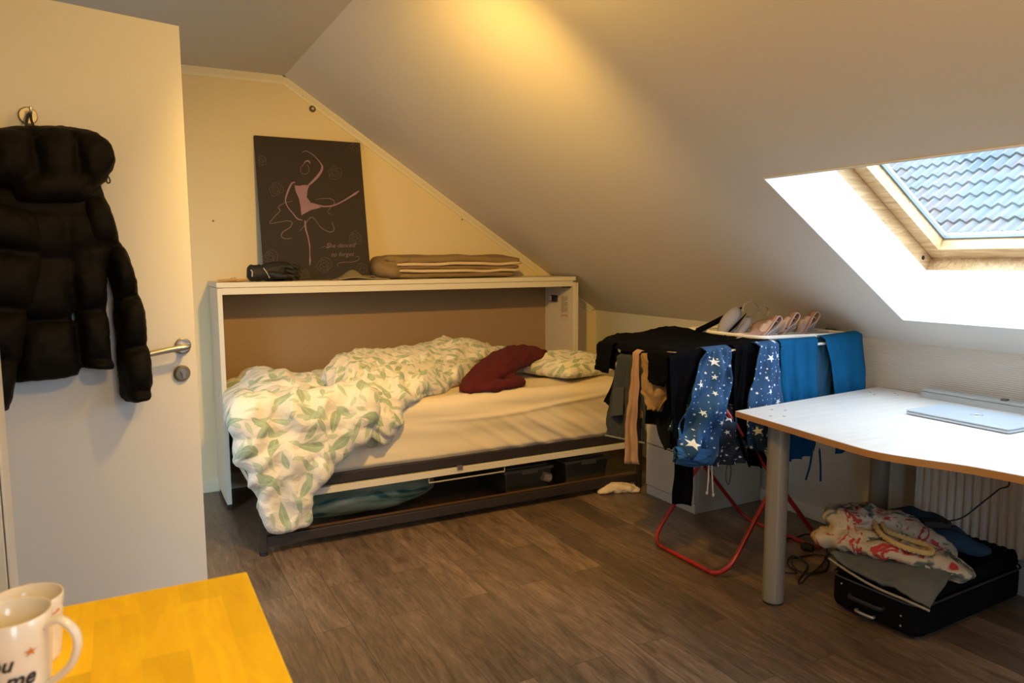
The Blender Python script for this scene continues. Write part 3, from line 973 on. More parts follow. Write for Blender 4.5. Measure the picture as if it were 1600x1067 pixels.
def duvet_disp(p, n_):
    w_ = noise.noise(Vector((p.x*2, p.y*2, p.z*2)))*1.3
    a = 0.016*noise.noise(Vector((p.x*7+p.z*4, p.y*3.5, p.z*3.0)))
    a += 0.045*ridge(Vector((p.x*1.5-p.z*0.9, p.y*0.8, p.z*0.9+p.x*0.4)), 5.0)
    a += 0.006*math.sin((p.x*30+p.z*12)+w_*5)*max(0, 0.75-p.z)
    a += 0.022*ridge(Vector((p.x, p.y+p.z*0.5, p.z*0.6)), 11, 4)
    a += 0.004*noise.noise(p*19.0)
    return a


def roll_disp(p, n_):
    w_ = noise.noise(Vector((p.x*2, p.y*2, p.z*2)))*1.3
    s_ = p.x*0.75+(p.y-3.4)*-0.75+p.z*0.5
    t_ = p.x*0.5+p.y*0.8
    q = Vector((s_*15+w_, t_*3.0, p.z*4))
    a = 0.050*(0.30-abs(noise.noise(q)))
    a += 0.024*(0.3-abs(noise.noise(q*2.1+Vector((5, 0, 0)))))
    a += 0.016*noise.noise(p*5.0)
    a += 0.003*noise.noise(p*22.0)
    return a


duv = blob_union('duvet', LEAF, mb, 0.0115, 4, None, duvet_disp)
tag(duv, 'cream duvet with green leaf print, bunched and hanging over the bed front', 'duvet')
mb = MB()
cap([(1.02, 3.325, 0.535), (1.04, 3.42, 0.66), (1.06, 3.58, 0.705), (1.12, 3.76, 0.715), (1.32, 3.86, 0.715), (1.52, 3.92, 0.715), (1.74, 3.98, 0.735), (1.93, 4.02, 0.705), (2.14, 4.06, 0.675)],
    [(0.13, 0.09, 0.10), (0.17, 0.13, 0.11), (0.19, 0.18, 0.105), (0.22, 0.21, 0.105), (0.20, 0.22, 0.095), (0.18, 0.20, 0.095), (0.16, 0.18, 0.10), (0.14, 0.15, 0.08), (0.08, 0.1, 0.045)])
cap([(1.05, 3.33, 0.58), (1.18, 3.42, 0.665), (1.34, 3.56, 0.675), (1.52, 3.68, 0.675), (1.68, 3.78, 0.67)],
    [(0.09, 0.07, 0.10), (0.12, 0.10, 0.09), (0.14, 0.13, 0.085), (0.13, 0.13, 0.075), (0.10, 0.1, 0.06)])
ro = blob_union('turned_fold', LEAF2, mb, 0.0115, 3, duv, roll_disp)

# red garment on the bed
mb = MB()
def chain(pts, rs, k=6):
    cap(pts, rs, k)
chain([(1.56, 3.42, 0.640), (1.66, 3.50, 0.665), (1.80, 3.60, 0.700), (1.95, 3.70, 0.735), (2.08, 3.74, 0.745), (2.17, 3.72, 0.735)],
      [(0.05, 0.06, 0.02), (0.08, 0.09, 0.04), (0.10, 0.12, 0.06), (0.10, 0.13, 0.065), (0.08, 0.11, 0.055), (0.05, 0.07, 0.03)])
chain([(1.60, 3.40, 0.638), (1.72, 3.39, 0.645), (1.83, 3.42, 0.645), (1.86, 3.50, 0.65)], [(0.05, 0.045, 0.018), (0.06, 0.05, 0.028), (0.055, 0.045, 0.024), (0.05, 0.06, 0.03)])
rd = blob_union('red_top', RED, mb, 0.010, 4, None, lambda p, n_: 0.022*(0.3-abs(noise.noise(Vector((p.x*5+p.y*5, p.y*13-p.x*10, p.z*6)))))+0.010*(0.3-abs(noise.noise(p*17)))+0.004*noise.noise(p*40))
tag(rd, 'crumpled dark red knitted top lying on the bed sheet', 'top')

# ---- under the bed
mb = MB()
cap([(0.82, 3.60, 0.115), (0.98, 3.60, 0.128), (1.16, 3.62, 0.132), (1.34, 3.64, 0.13)], [(0.10, 0.13, 0.085), (0.13, 0.17, 0.10), (0.14, 0.18, 0.102), (0.10, 0.13, 0.085)])
bagm, t_, b_ = nt('pale_green_plastic')
n_n = N(t_)
f_ = n_n.noise(3.2, stretch=(1, 1, 4), detail=3, dist=1.2)
n_n.link(n_n.ramp(f_, [(0.36, (0.01, 0.08, 0.08)), (0.44, (0.16, 0.22, 0.15)), (0.7, (0.34, 0.34, 0.25))]), b_.inputs['Base Color'])
b_.inputs['Roughness'].default_value = 0.35
bagx = blob_union('plastic_bag', bagm, mb, 0.014, 4, None, lambda p, n_: 0.010*noise.noise(Vector((p.x*4, p.y*5+p.z*22, p.z*14)))+0.005*noise.noise(Vector((p.x*9, p.y*5, p.z*50))))
tag(bagx, 'rounded pale green plastic bag full of bedding on the floor under the bed', 'bag')
BOXM = plain('smoky_plastic', (0.05, 0.042, 0.030), 0.25)
BOXL = plain('smoky_plastic_rim', (0.13, 0.105, 0.065), 0.3)


def storage_box(x0, x1, y0, y1, h, lab, first):
    t = thing('storage_box', ((x0+x1)/2, (y0+y1)/2, 0), lab, 'box', 'storage boxes under the bed')
    mb = MB(); i = 0.018
    b0 = [(x0+i, y0+i), (x1-i, y0+i), (x1-i, y1-i), (x0+i, y1-i)]; tp = [(x0, y0), (x1, y0), (x1, y1), (x0, y1)]
    mb.hexa([Vector((a, b, 0.0)) for a, b in b0]+[Vector((a, b, h-0.02)) for a, b in tp])
    mb.build('body', BOXM, t, bevel=0.008)
    mb = MB().box((x0-0.008, y0-0.008, h-0.022), (x1+0.008, y1+0.008, h-0.006)).box((x0+0.02, y0+0.02, h-0.006), (x1-0.02, y1-0.02, h))
    mb.build('lid', BOXL, t, bevel=0.004)
    mb = MB().box(((x0+x1)/2-0.05, y0-0.016, h-0.035), ((x0+x1)/2+0.05, y0-0.0085, h-0.004)); mb.build('clip', BOXL, t, bevel=0.003)
    return t


bt = storage_box(1.79, 2.085, 3.46, 3.84, 0.165, 'smoky plastic storage box under the bed with a glinting jar inside', True)
MB().lathe([(0, 0), (0.026, 0), (0.026, 0.05), (0.02, 0.056), (0, 0.056)], c=(2.02, 3.458, 0.105), M=Matrix.Rotation(1.9, 3, 'Y')).build('jar', plain('jar_metal', (0.6, 0.5, 0.35), 0.3, 0.6), bt)
storage_box(2.165, 2.455, 3.44, 3.86, 0.175, 'smoky plastic storage box under the bed nearest the chest of drawers', False)
# crumpled white cloth on the floor
mb = MB()
cap([(2.33, 3.31, 0.012), (2.40, 3.30, 0.026), (2.46, 3.27, 0.020), (2.50, 3.235, 0.012)], [(0.04, 0.04, 0.010), (0.055, 0.05, 0.030), (0.05, 0.045, 0.024), (0.025, 0.02, 0.012)], 4)
cap([(2.46, 3.37, 0.018), (2.52, 3.33, 0.016)], [(0.03, 0.03, 0.018), (0.03, 0.03, 0.016)], 3)
wc = blob_union('crumpled_cloth', plain('ivory_lace', (0.66, 0.52, 0.34), 0.9), mb, 0.006, 2, None, lambda p, n_: 0.014*noise.noise(p*28)+0.004*noise.noise(p*70))
tag(wc, 'small crumpled ivory cloth on the floor at the foot of the folding bed', 'cloth')

# ------------------------------------------------------------------ things on the bed cabinet
ZT = BZ+0.0005
# canvas
cv = thing('canvas_painting', (1.0, 4.25, ZT), 'dark canvas with a lilac ballerina leaning on the wall above the bed', 'painting')
cb = Vector((0, 4.215, ZT)); ct = Vector((0, 4.366, 1.988))
cn = Vector((0, -(ct.z-cb.z), (ct.y-cb.y))).normalized()
CP = lambda q: onplane(q[0], q[1], cb, cn)
TL, TR, BR_, BL_ = CP((400.5, 211)), CP((567, 221)), CP((575.5, 436.5)), CP((410, 438))
cx0, cx1 = (TL.x+BL_.x)/2, (TR.x+BR_.x)/2
up_ = (ct-cb).normalized(); hgt = (ct-cb).length
def cpt(x, h, d): return Vector((x, cb.y, cb.z)) + up_*h + cn*d
mb = MB().hexa([cpt(cx0, 0, 0), cpt(cx1, 0, 0), cpt(cx1, 0, -0.018), cpt(cx0, 0, -0.018), cpt(cx0, hgt, 0), cpt(cx1, hgt, 0), cpt(cx1, hgt, -0.018), cpt(cx0, hgt, -0.018)])
mb.build('canvas', CANVAS, cv, bevel=0.001)
def CZ(q): return CP((400+q[0]/4.444, 200+q[1]/4.444)) + cn*0.0012
strk = MB()
def ribbon(mb, pts, wd, k=6, closed=False, lift=0.0):
    q = catmull([CZ(p) for p in pts], k, closed)
    if closed: q.append(q[0])
    m = len(q)
    ws = wd if isinstance(wd, list) else [wd]*2
    Lr, Rr = [], []
    for i, p in enumerate(q):
        t = i/(m-1)*(len(ws)-1); a = int(min(t, len(ws)-2)); w_ = (ws[a]*(1-(t-a))+ws[a+1]*(t-a))
        d = (q[min(i+1, m-1)]-q[max(i-1, 0)]).normalized(); s_ = d.cross(cn).normalized()*w_*0.5
        Lr.append(p-s_+cn*lift); Rr.append(p+s_+cn*lift)
    mb.grid([Lr, Rr])
ribbon(strk, [(322, 168), (345, 160), (365, 165)], 0.003)
ribbon(strk, [(360, 165), (400, 190), (445, 240), (460, 275), (440, 320), (400, 365), (362, 400)], [0.003, 0.004, 0.006, 0.011, 0.014, 0.013, 0.008])
ribbon(strk, [(330, 250), (345, 232), (365, 230), (376, 248)], [0.002, 0.006, 0.009, 0.003])
ribbon(strk, [(338, 250), (310, 275), (315, 310), (340, 322), (365, 305), (368, 275), (352, 255)], 0.0018)
ribbon(strk, [(270, 378), (248, 385), (225, 430), (208, 480), (206, 515), (225, 555), (262, 600), (290, 632), (322, 640)], [0.006, 0.008, 0.010, 0.008, 0.006, 0.005, 0.006, 0.007, 0.004])
strk.grid([[CZ(p) for p in r] for r in [[(268, 398), (300, 402), (335, 395), (370, 400)], [(275, 440), (300, 440), (335, 435), (358, 430)], [(298, 490), (315, 490), (340, 490), (352, 480)], [(308, 540), (325, 540), (360, 535), (385, 525)], [(312, 580), (335, 570), (375, 562), (450, 552)], [(316, 606), (335, 595), (380, 570), (450, 553)]]])
ribbon(strk, [(350, 520), (400, 530), (470, 545), (540, 537), (600, 510), (650, 480), (690, 455), (716, 436)], [0.014, 0.012, 0.008, 0.007, 0.007, 0.008, 0.012, 0.003])
ribbon(strk, [(340, 642), (345, 700), (362, 760), (372, 820), (374, 880), (375, 920), (373, 955)], [0.007, 0.009, 0.006, 0.006, 0.004, 0.009, 0.002])
strk.build('dancer_figure', CHALK, cv)
strk = MB()
ribbon(strk, [(255, 508), (200, 520), (155, 548), (165, 575), (120, 625), (95, 662), (150, 655), (210, 645), (250, 655), (235, 690), (190, 720), (175, 750), (200, 768), (250, 765)], [0.002, 0.004, 0.003, 0.004, 0.005, 0.003])
ribbon(strk, [(415, 495), (470, 490), (520, 492), (545, 520), (515, 555), (498, 585), (530, 602)], [0.002, 0.004, 0.003, 0.002])
ribbon(strk, [(300, 718), (335, 680), (360, 640), (390, 620), (420, 650), (450, 690), (490, 715), (525, 722), (542, 700), (525, 655)], [0.002, 0.004, 0.003, 0.005, 0.003])
strk.build('skirt_lines', CHALK2, cv)
rnd = random.Random(3)
for (cx_, cy_, r_) in [(700, 128, 42), (35, 225, 36), (545, 312, 42), (140, 425, 44), (690, 765, 42), (100, 900, 44), (475, 950, 46), (335, 1020, 36), (738, 985, 40)]:
    strk = MB()
    for ring_ in (1.0, 0.66, 0.34):
        a0 = rnd.random()*6
        pts = []
        for k in range(11):
            a = a0+2*PI*k/11; rr_ = r_*ring_*(1+0.16*rnd.uniform(-1, 1)+0.14*(k % 2))
            px_ = cx_+rr_*math.cos(a); py_ = cy_+rr_*math.sin(a)
            px_ = min(max(px_, 12+py_*0.035), 738+py_*0.036); py_ = min(max(py_, 62), 1040)
            pts.append((px_, py_))
        ribbon(strk, pts, 0.0011, 4, True)
    strk.build('flower_outline', CHALK2, cv)
strk = MB()
ribbon(strk, [(455, 832), (480, 822), (500, 835), (520, 800), (495, 805), (500, 835)], 0.002, 4)
ribbon(strk, [(565, 965), (570, 940), (610, 932), (670, 930), (712, 915), (712, 893), (690, 893)], [0.002, 0.003, 0.002])
strk.build('flourish', CHALK2, cv)
for body, px0, py0 in (('She danced', 487, 832), ('to forget', 520, 893)):
    o_ = CZ((px0, py0)); ex_ = (CZ((px0+100, py0-3))-o_).normalized(); ey_ = up_
    text_mesh(body, 0.036, CHALK2, 'handwriting', lambda c_, o_=o_, ex_=ex_: o_+ex_*c_.x*1.02+ey_*c_.y+cn*(0.0004+c_.z*0.3), cv, shear=0.35)

# gloves
gl = []
for i, (x, y, lab) in enumerate(((0.70, 4.085, 'black padded ski glove with pale edge stripe lying on the bed cabinet'), (0.745, 4.15, 'black ski glove lying behind the other glove on the bed cabinet'))):
    mb = MB()
    z = ZT+0.045
    cap([(x-0.075, y, z), (x-0.03, y, z+0.0), (x+0.02, y, z+0.01), (x+0.06, y, z+0.012)], [(0.03, 0.045, 0.045), (0.035, 0.045, 0.040), (0.045, 0.055, 0.050), (0.04, 0.05, 0.048)], 4)
    for k in range(4):
        cap([(x+0.04, y-0.03+k*0.02, z+0.030-k*0.014), (x+0.095, y-0.04+k*0.024, z+0.034-k*0.021), (x+0.135-0.008*abs(k-1.5), y-0.046+k*0.026, z+0.026-k*0.024)], [(0.018, 0.013, 0.013), (0.017, 0.0125, 0.0115), (0.013, 0.011, 0.0095)], 4)
    cap([(x+0.01, y-0.05, z-0.006), (x+0.05, y-0.07, z-0.014), (x+0.085, y-0.075, z-0.018)], [(0.018, 0.015, 0.016), (0.016, 0.014, 0.014), (0.012, 0.011, 0.011)], 4)
    g_ = blob_union('glove', plain('black_glove_fabric', (0.008, 0.007, 0.007), 0.7), mb, 0.004, 1, None, lambda p, n_: 0.004*noise.noise(p*40))
    tag(g_, lab, 'glove', 'pair of gloves')
    if i == 0:
        MB().tube([(x-0.025, y-0.047, z+0.026), (x-0.008, y-0.052, z), (x+0.003, y-0.052, z-0.026)], 0.0022, 6).build('piping', plain('pale_piping', (0.55, 0.45, 0.3), 0.6), g_)
        MB().tube([(x-0.088, y-0.040, z+0.018), (x-0.081, y-0.043, z+0.008), (x-0.083, y-0.044, z-0.018)], 0.0028, 6).build('logo_mark', plain('pale_piping', (0.55, 0.45, 0.3), 0.6), g_)

# small straw ornament
mb = MB()
cap([(0.450, 4.09, ZT+0.012), (0.50, 4.085, ZT+0.008), (0.56, 4.085, ZT+0.008), (0.615, 4.09, ZT+0.014)], [(0.006, 0.006, 0.002), (0.03, 0.018, 0.007), (0.03, 0.018, 0.007), (0.006, 0.006, 0.003)], 4)
cap([(0.520, 4.07, ZT+0.014), (0.535, 4.07, ZT+0.017)], [(0.010, 0.01, 0.008), (0.010, 0.01, 0.008)], 2)
so = blob_union('scrunchie', plain('straw_yellow', (0.50, 0.31, 0.10), 0.8), mb, 0.004, 1, None, lambda p, n_: 0.003*noise.noise(p*90))
tag(so, 'flat straw coloured hair tie at the left end of the bed cabinet', 'hair tie')

# folded olive socks/cloth
fc = thing('woollen_hat', (1.2, 4.09, ZT), 'crumpled olive grey woollen hat lying between the gloves and the folded blanket', 'hat')
P = []
for i in range(15):
    row = []
    for j in range(31):
        u = j/30; v = i/14
        x = 1.035+0.33*u; y = 4.04+0.12*v
        h = 0.004+0.050*math.exp(-((u-0.36)/0.15)**2)*math.sin(PI*min(1, v*0.9+0.1))+0.014*math.exp(-((u-0.68)/0.2)**2)
        h += 0.010*noise.noise(Vector((u*8, v*5, 1)))
        row.append(Vector((x, y+0.008*math.sin(u*9), ZT+max(0.002, h*(math.sin(PI*u)**0.4)))))
    P.append(row)
MB().grid(P).build('crown', plain('olive_grey_wool', (0.17, 0.135, 0.065), 0.95, bump=0.4, bscale=150), fc, smooth=True, solid=0.006)
MB().tube(catmull([(1.07, 4.035, ZT+0.006), (1.16, 4.03, ZT+0.016), (1.25, 4.03, ZT+0.008), (1.35, 4.04, ZT+0.005)], 5), 0.004, 6).build('hem', plain('olive_hem', (0.24, 0.19, 0.11), 0.95), fc)

# folded fleece blanket
bk = thing('folded_blanket', (1.76, 4.2, ZT), 'folded taupe fleece blanket with cream sherpa lining on the bed cabinet', 'blanket')
def layer(x0, x1, y0, y1, z0, t, mat, name, sd, sag=0.008, leftroll=False):
    """rounded slab layer with soft edges"""
    n_u, n_v = 40, 12
    P = []
    ring = 16
    for j in range(n_u+1):
        u = j/n_u
        x = x0+(x1-x0)*u
        e = min(1, min(u, 1-u)*26)**0.5
        row = []
        for k in range(ring):
            a = 2*PI*k/ring
            ca, sa = math.cos(a), math.sin(a)
            yy = (y0+y1)/2+(y1-y0)/2*math.copysign(abs(ca)**0.35, ca)*(0.97+0.03*e)
            zz = z0+t/2+t/2*math.copysign(abs(sa)**0.6, sa)*max(0.72, e)
            zz += sag*noise.noise(Vector((x*6+sd, yy*5, sd)))
            yy += 0.007*noise.noise(Vector((x*8, sd, k*0.4)))
            row.append(Vector((x, yy, zz)))
        P.append(row)
    mb = MB().grid(P, True)
    mb.f.append(tuple(range(ring-1, -1, -1))); mb.f.append(tuple(n_u*ring+k for k in range(ring)))
    return mb.build(name, mat, bk, smooth=True)
layer(1.36, 2.185, 4.075, 4.36, ZT+0.002, 0.036, BLANK, 'fleece_layer', 1, 0.006)
layer(1.42, 2.215, 4.058, 4.35, ZT+0.032, 0.022, SHERPA, 'sherpa_layer', 2)
layer(1.41, 2.215, 4.072, 4.36, ZT+0.050, 0.030, BLANK, 'fleece_layer', 3)
layer(1.42, 2.225, 4.052, 4.34, ZT+0.074, 0.022, SHERPA, 'sherpa_layer', 4)
layer(1.36, 2.222, 4.074, 4.36, ZT+0.088, 0.050, BLANK, 'fleece_layer', 5, 0.022)
mb = MB()
cap([(1.40, 4.09, ZT+0.040), (1.345, 4.15, ZT+0.058), (1.36, 4.25, ZT+0.062), (1.38, 4.33, ZT+0.058)], [(0.05, 0.04, 0.036), (0.05, 0.06, 0.055), (0.05, 0.06, 0.06), (0.05, 0.05, 0.055)], 5)
cap([(1.47, 4.13, ZT+0.110), (1.39, 4.16, ZT+0.095), (1.38, 4.30, ZT+0.095)], [(0.06, 0.07, 0.024), (0.055, 0.06, 0.038), (0.05, 0.06, 0.04)], 5)
blob_union('fleece_roll', BLANK, mb, 0.008, 4, bk, lambda p, n_: 0.004*noise.noise(p*20))

# wall hook disc and plug marks
wh = thing('wall_fixing', (1.041, YW, 2.164), 'small round dark metal fixing screwed high on the gable wall', 'wall fixing')
RX = Matrix.Rotation(PI/2, 3, 'X')
MB().lathe([(0.019, 0), (0.019, 0.005), (0.014, 0.008), (0, 0.008)], c=(1.041, YW-0.0005, 2.164), n=24, M=RX).build('plate', plain('dull_bronze', (0.09, 0.065, 0.035), 0.5, 0.4), wh)
MB().lathe([(0.007, 0.008), (0.007, 0.013), (0, 0.013)], c=(1.041, YW-0.0005, 2.164), n=14, M=RX).build('screw', STEEL, wh)
for (x, z, lab) in ((0.479, 1.517, 'small grey wall plug left of the painting'), (1.973, 1.556, 'small grey wall plug right of the painting above the blanket')):
    o_ = MB().lathe([(0.006, 0), (0.006, 0.004), (0.003, 0.009), (0, 0.009)], c=(x, YW-0.0005, z), n=10, M=RX).build('wall_plug', plain('plug_grey', (0.30, 0.23, 0.13), 0.6))
    tag(o_, lab, 'wall plug')
#===SECTION DOOR
# ------------------------------------------------------------------ open door
HP = Vector((0.2133, 2.6134, 0))               # free edge, camera-facing face
DD = Vector((0.9661, 0.2583, 0)).normalized()
DN = Vector((-DD.y, DD.x, 0))                  # away from camera
def dpt(s, off, z): return HP + DD*s + DN*off + Vector((0, 0, z))
def DP(off): return lambda q: onplane(q[0], q[1], HP+DN*off, DN)
def dbox(mb, s0, s1, o0, o1, z0, z1):
    mb.hexa([dpt(s0, o0, z0), dpt(s1, o0, z0), dpt(s1, o1, z0), dpt(s0, o1, z0), dpt(s0, o0, z1), dpt(s1, o0, z1), dpt(s1, o1, z1), dpt(s0, o1, z1)])
    return mb
door = bpy.data.objects.new('door_1', None); COL.objects.link(door); door.location = dpt(-0.86, 0.02, 0); door['_o'] = tuple(door.location); struct(door)
dbox(MB(), -0.855, 0, 0, 0.040, 0.008, 2.03).build('door_leaf', DOORW, door, bevel=0.002)
RD = Matrix(((DD.x, -DN.x, 0), (DD.y, -DN.y, 0), (0, 0, 1)))   # local x along door, y toward camera
MR = Matrix((DD, Vector((0, 0, 1)), -DN)).transposed()          # lathe axis z -> toward camera
MB().lathe([(0.0, 0.0), (0.026, 0), (0.026, 0.006), (0.022, 0.009), (0, 0.009)], c=dpt(-0.0423, -0.0005, 1.027), n=30, M=MR).build('handle_rose', STEEL, door, smooth=False)
MB().tube(catmull([dpt(-0.040, -0.005, 1.027), dpt(-0.040, -0.042, 1.027), dpt(-0.052, -0.055, 1.027), dpt(-0.10, -0.056, 1.023), dpt(-0.165, -0.054, 1.014)], 5), 0.0095, 14).build('lever_handle', STEEL, door, smooth=True)
MB().lathe([(0.0, 0.0), (0.026, 0), (0.026, 0.008), (0.021, 0.013), (0, 0.013)], c=dpt(-0.0500, -0.0005, 0.938), n=30, M=MR).build('lock_rose', plain('dark_steel', (0.30, 0.26, 0.20), 0.35, 0.9), door)
mb = MB().lathe([(0.0085, 0.013), (0.0085, 0.020), (0, 0.020)], c=dpt(-0.0480, -0.0005, 0.944), n=18, M=MR)
dbox(mb, -0.052, -0.044, -0.019, -0.013, 0.923, 0.942)
mb.build('lock_cylinder', STEEL, door)
mb = MB(); dbox(mb, -0.0002, 0.0012, 0.012, 0.030, 0.93, 1.09); mb.build('strike_plate', STEEL, door)
# hook
hk = thing('coat_hook', dpt(-0.4245, -0.0, 1.703), 'round steel coat hook on the door', 'hook')
MB().lathe([(0.024, 0), (0.024, 0.004), (0.021, 0.006), (0, 0.006)], c=dpt(-0.4245, -0.0006, 1.703), n=28, M=MR).build('plate', plain('satin_steel', (0.42, 0.38, 0.32), 0.45, 0.8), hk)
MB().tube(catmull([dpt(-0.4245, -0.006, 1.705), dpt(-0.4245, -0.030, 1.700), dpt(-0.4245, -0.042, 1.708), dpt(-0.4245, -0.043, 1.722)], 5), 0.0042, 10).build('peg', STEEL, hk, smooth=True)

# ---- jacket
JO = -0.035
jk = thing('puffer_jacket', dpt(-0.42, JO, 0.9), 'black quilted puffer jacket with hood hanging on the door hook', 'jacket')
DPc = DP(-0.05)
def baffle(mb, quad, thick, n=14, lift=0.0):
    """pillow between four image corners TL TR BR BL on the door side plane, back lies near the door"""
    q = [DPc(p)-DN*lift for p in quad]
    F, B = [], []
    for i in range(n+1):
        v = i/n; rf_, rb_ = [], []
        for j in range(n+1):
            u = j/n
            p = q[0].lerp(q[1], u).lerp(q[3].lerp(q[2], u), v)
            h = max(0, (1-abs(2*u-1)**3.0))**0.5*max(0, (1-abs(2*v-1)**2.6))**0.55
            rf_.append(p - DN*(thick*h)); rb_.append(p + DN*(0.035*h))
        F.append(rf_); B.append(rb_)
    mb.grid(F); mb.grid([r[::-1] for r in B])
def jdisp(p, n_):
    return 0.0035*noise.noise(Vector((p.x*30, p.y*30, p.z*16)))+0.0022*noise.noise(p*60)
# torso back (two halves seen), vertical fold in the middle
mb = MB()
for row in [((-50, 285), (160, 285), (176, 350), (-60, 350)), ((60, 300), (166, 305), (184, 372), (80, 380)), ((100, 370), (176, 370), (170, 430), (100, 430))]:
    baffle(mb, row, 0.055)
for row in [((-60, 330), (130, 330), (120, 405), (-60, 385)), ((-60, 380), (122, 398), (120, 462), (-60, 452)), ]:
    baffle(mb, row, 0.06)
for row in [((-40, 420), (105, 400), (112, 500), (20, 505)), ((25, 500), (112, 495), (122, 588), (22, 596)), ((-10, 320), (120, 320), (108, 412), (-20, 410))]:
    baffle(mb, row, 0.075)
for row in [((20, 570), (124, 562), (126, 586), (18, 600))]:
    baffle(mb, row, 0.06)
for row in [((62, 320), (168, 320), (186, 384), (92, 412)), ((95, 404), (164, 400), (166, 482), (118, 488)), ((118, 484), (166, 478), (174, 572), (126, 570)), ((126, 562), (174, 560), (177, 577), (130, 575))]:
    baffle(mb, row, 0.07)
blob_union('jacket_body', BLACKP, mb, 0.0075, 2, jk, jdisp)
mb = MB()   # right sleeve
for row in [((120, 300), (160, 305), (188, 380), (125, 395)), ((160, 390), (190, 378), (216, 462), (176, 468)), ((176, 466), (216, 458), (229, 538), (182, 548)), ((180, 545), (229, 534), (235, 612), (188, 622)), ((186, 610), (234, 606), (228, 624), (196, 629))]:
    baffle(mb, row, 0.085)
blob_union('sleeve', BLACKP, mb, 0.0075, 2, jk, jdisp)
mb = MB()   # left sleeve
for row in [((-90, 300), (52, 330), (68, 402), (-90, 380)), ((-90, 378), (66, 396), (46, 486), (-80, 478)), ((-85, 474), (42, 480), (28, 562), (-70, 560)), ((-72, 555), (26, 556), (10, 640), (-55, 640))]:
    baffle(mb, row, 0.10, lift=0.035)
blob_union('sleeve', BLACKP, mb, 0.0075, 2, jk, jdisp)
mb = MB()   # hood
for row in [((-30, 200), (42, 196), (62, 300), (-40, 300)), ((38, 196), (108, 196), (124, 312), (50, 312)), ((100, 196), (152, 206), (168, 285), (118, 314)), ((138, 204), (164, 222), (175, 262), (150, 300)), ((0, 270), (150, 262), (140, 322), (10, 325))]:
    baffle(mb, row, 0.105)
blob_union('hood', BLACKP, mb, 0.0075, 2, jk, jdisp)
c = DP(-0.075)
MB().tube(catmull([c((165, 270)), c((170, 277)), c((172, 284)), c((168, 286)), c((166, 281))], 5), 0.0022, 8).build('drawcord', RUBBER, jk)
c1 = dpt(-0.4245, -0.036, 1.709)
MB().tube(catmull([DP(-0.05)((41, 200)), DP(-0.045)((42, 188)), c1, DP(-0.045)((49, 188)), DP(-0.05)((54, 200))], 5), 0.0035, 8).build('hanging_loop', RUBBER, jk)

# ---- tall cabinet at the left edge of the frame
tc = thing('tall_cabinet', (-0.41, 1.91, 0), 'tall white cabinet at the left edge beside the open door', 'cabinet')
cxr = -0.238
MB().box((XL+0.004, 1.875, 0), (cxr, 1.955, 2.0)).build('body', WHITE, tc, bevel=0.0015)
MB().box((XL+0.006, 1.853, 0.05), (cxr-0.0075, 1.873, 1.99)).build('cabinet_door', WHITE, tc, bevel=0.0015)
MB().box((cxr-0.005, 1.855, 0.0), (cxr, 1.8745, 1.99)).build('edge_strip', WHITE, tc, bevel=0.001)
#===SECTION TABLE
# ------------------------------------------------------------------ wooden table with mugs
tb = thing('dining_table', (-0.2, 1.0, 0), 'orange-stained butcher block table in the lower left corner', 'table')
TX, TY, TZ = 0.177, 1.364, 0.74
MB().box((XL+0.01, 0.45, TZ-0.028), (TX, TY, TZ)).build('table_top', TABLE, tb, bevel=0.003)
for (x, y) in ((TX-0.09, TY-0.09), (XL+0.06, TY-0.09), (TX-0.09, 0.50), (XL+0.06, 0.50)):
    MB().box((x-0.022, y-0.022, 0), (x+0.022, y+0.022, TZ-0.028)).build('leg', TABLE, tb, bevel=0.003)
MB().box((XL+0.09, TY-0.10, TZ-0.10), (TX-0.112, TY-0.08, TZ-0.0285)).box((TX-0.10, 0.53, TZ-0.10), (TX-0.08, TY-0.115, TZ-0.0285)).build('apron', TABLE, tb)


def mug(c, r, h, rot, lab, handle_len=0.034, scale=1.0):
    t = thing('mug', c, lab, 'mug', 'white mugs on the orange table')
    cx_, cy_, cz_ = c
    prof = [(0.0, 0.0), (r*0.78, 0.0), (r*0.84, 0.004), (r*0.88, h*0.3), (r*0.95, h*0.7), (r, h), (r-0.0012, h+0.0012), (r-0.003, h), (r*0.93-0.003, h*0.7), (r*0.86-0.003, h*0.3), (r*0.78, 0.009), (0, 0.008)]
    MB().lathe(prof, c=c, n=48).build('mug_body', MUG, t, smooth=True)
    d = Vector((math.cos(rot), math.sin(rot), 0))
    C_ = Vector(c)
    pts = [C_+d*(r*0.955)+Vector((0, 0, h*0.86)), C_+d*(r+handle_len*0.45)+Vector((0, 0, h*0.93)), C_+d*(r+handle_len*0.95)+Vector((0, 0, h*0.80)), C_+d*(r+handle_len)+Vector((0, 0, h*0.62)), C_+d*(r+handle_len*0.66)+Vector((0, 0, h*0.40)), C_+d*(r*0.89)+Vector((0, 0, h*0.20))]
    MB().tube(catmull(pts, 6), 0.0048, 12, flat=1.5).build('handle', MUG, t, smooth=True)
    return t


# front mug
m1c = Vector((-0.1436, 1.0816, TZ))
m1 = mug(tuple(m1c), 0.046, 0.12, math.radians(-28), 'tall white mug with black and gold lettering, foremost of the two mugs', 0.036)


def on_mug(c0, r, h, z0, ang0):
    def f(v):
        a = ang0+v.x/r
        zz = z0+v.y
        rr_ = r*(0.86+0.14*min(1, zz/h))+0.0008+v.z
        return c0+Vector((math.cos(a)*rr_, math.sin(a)*rr_, zz))
    return f


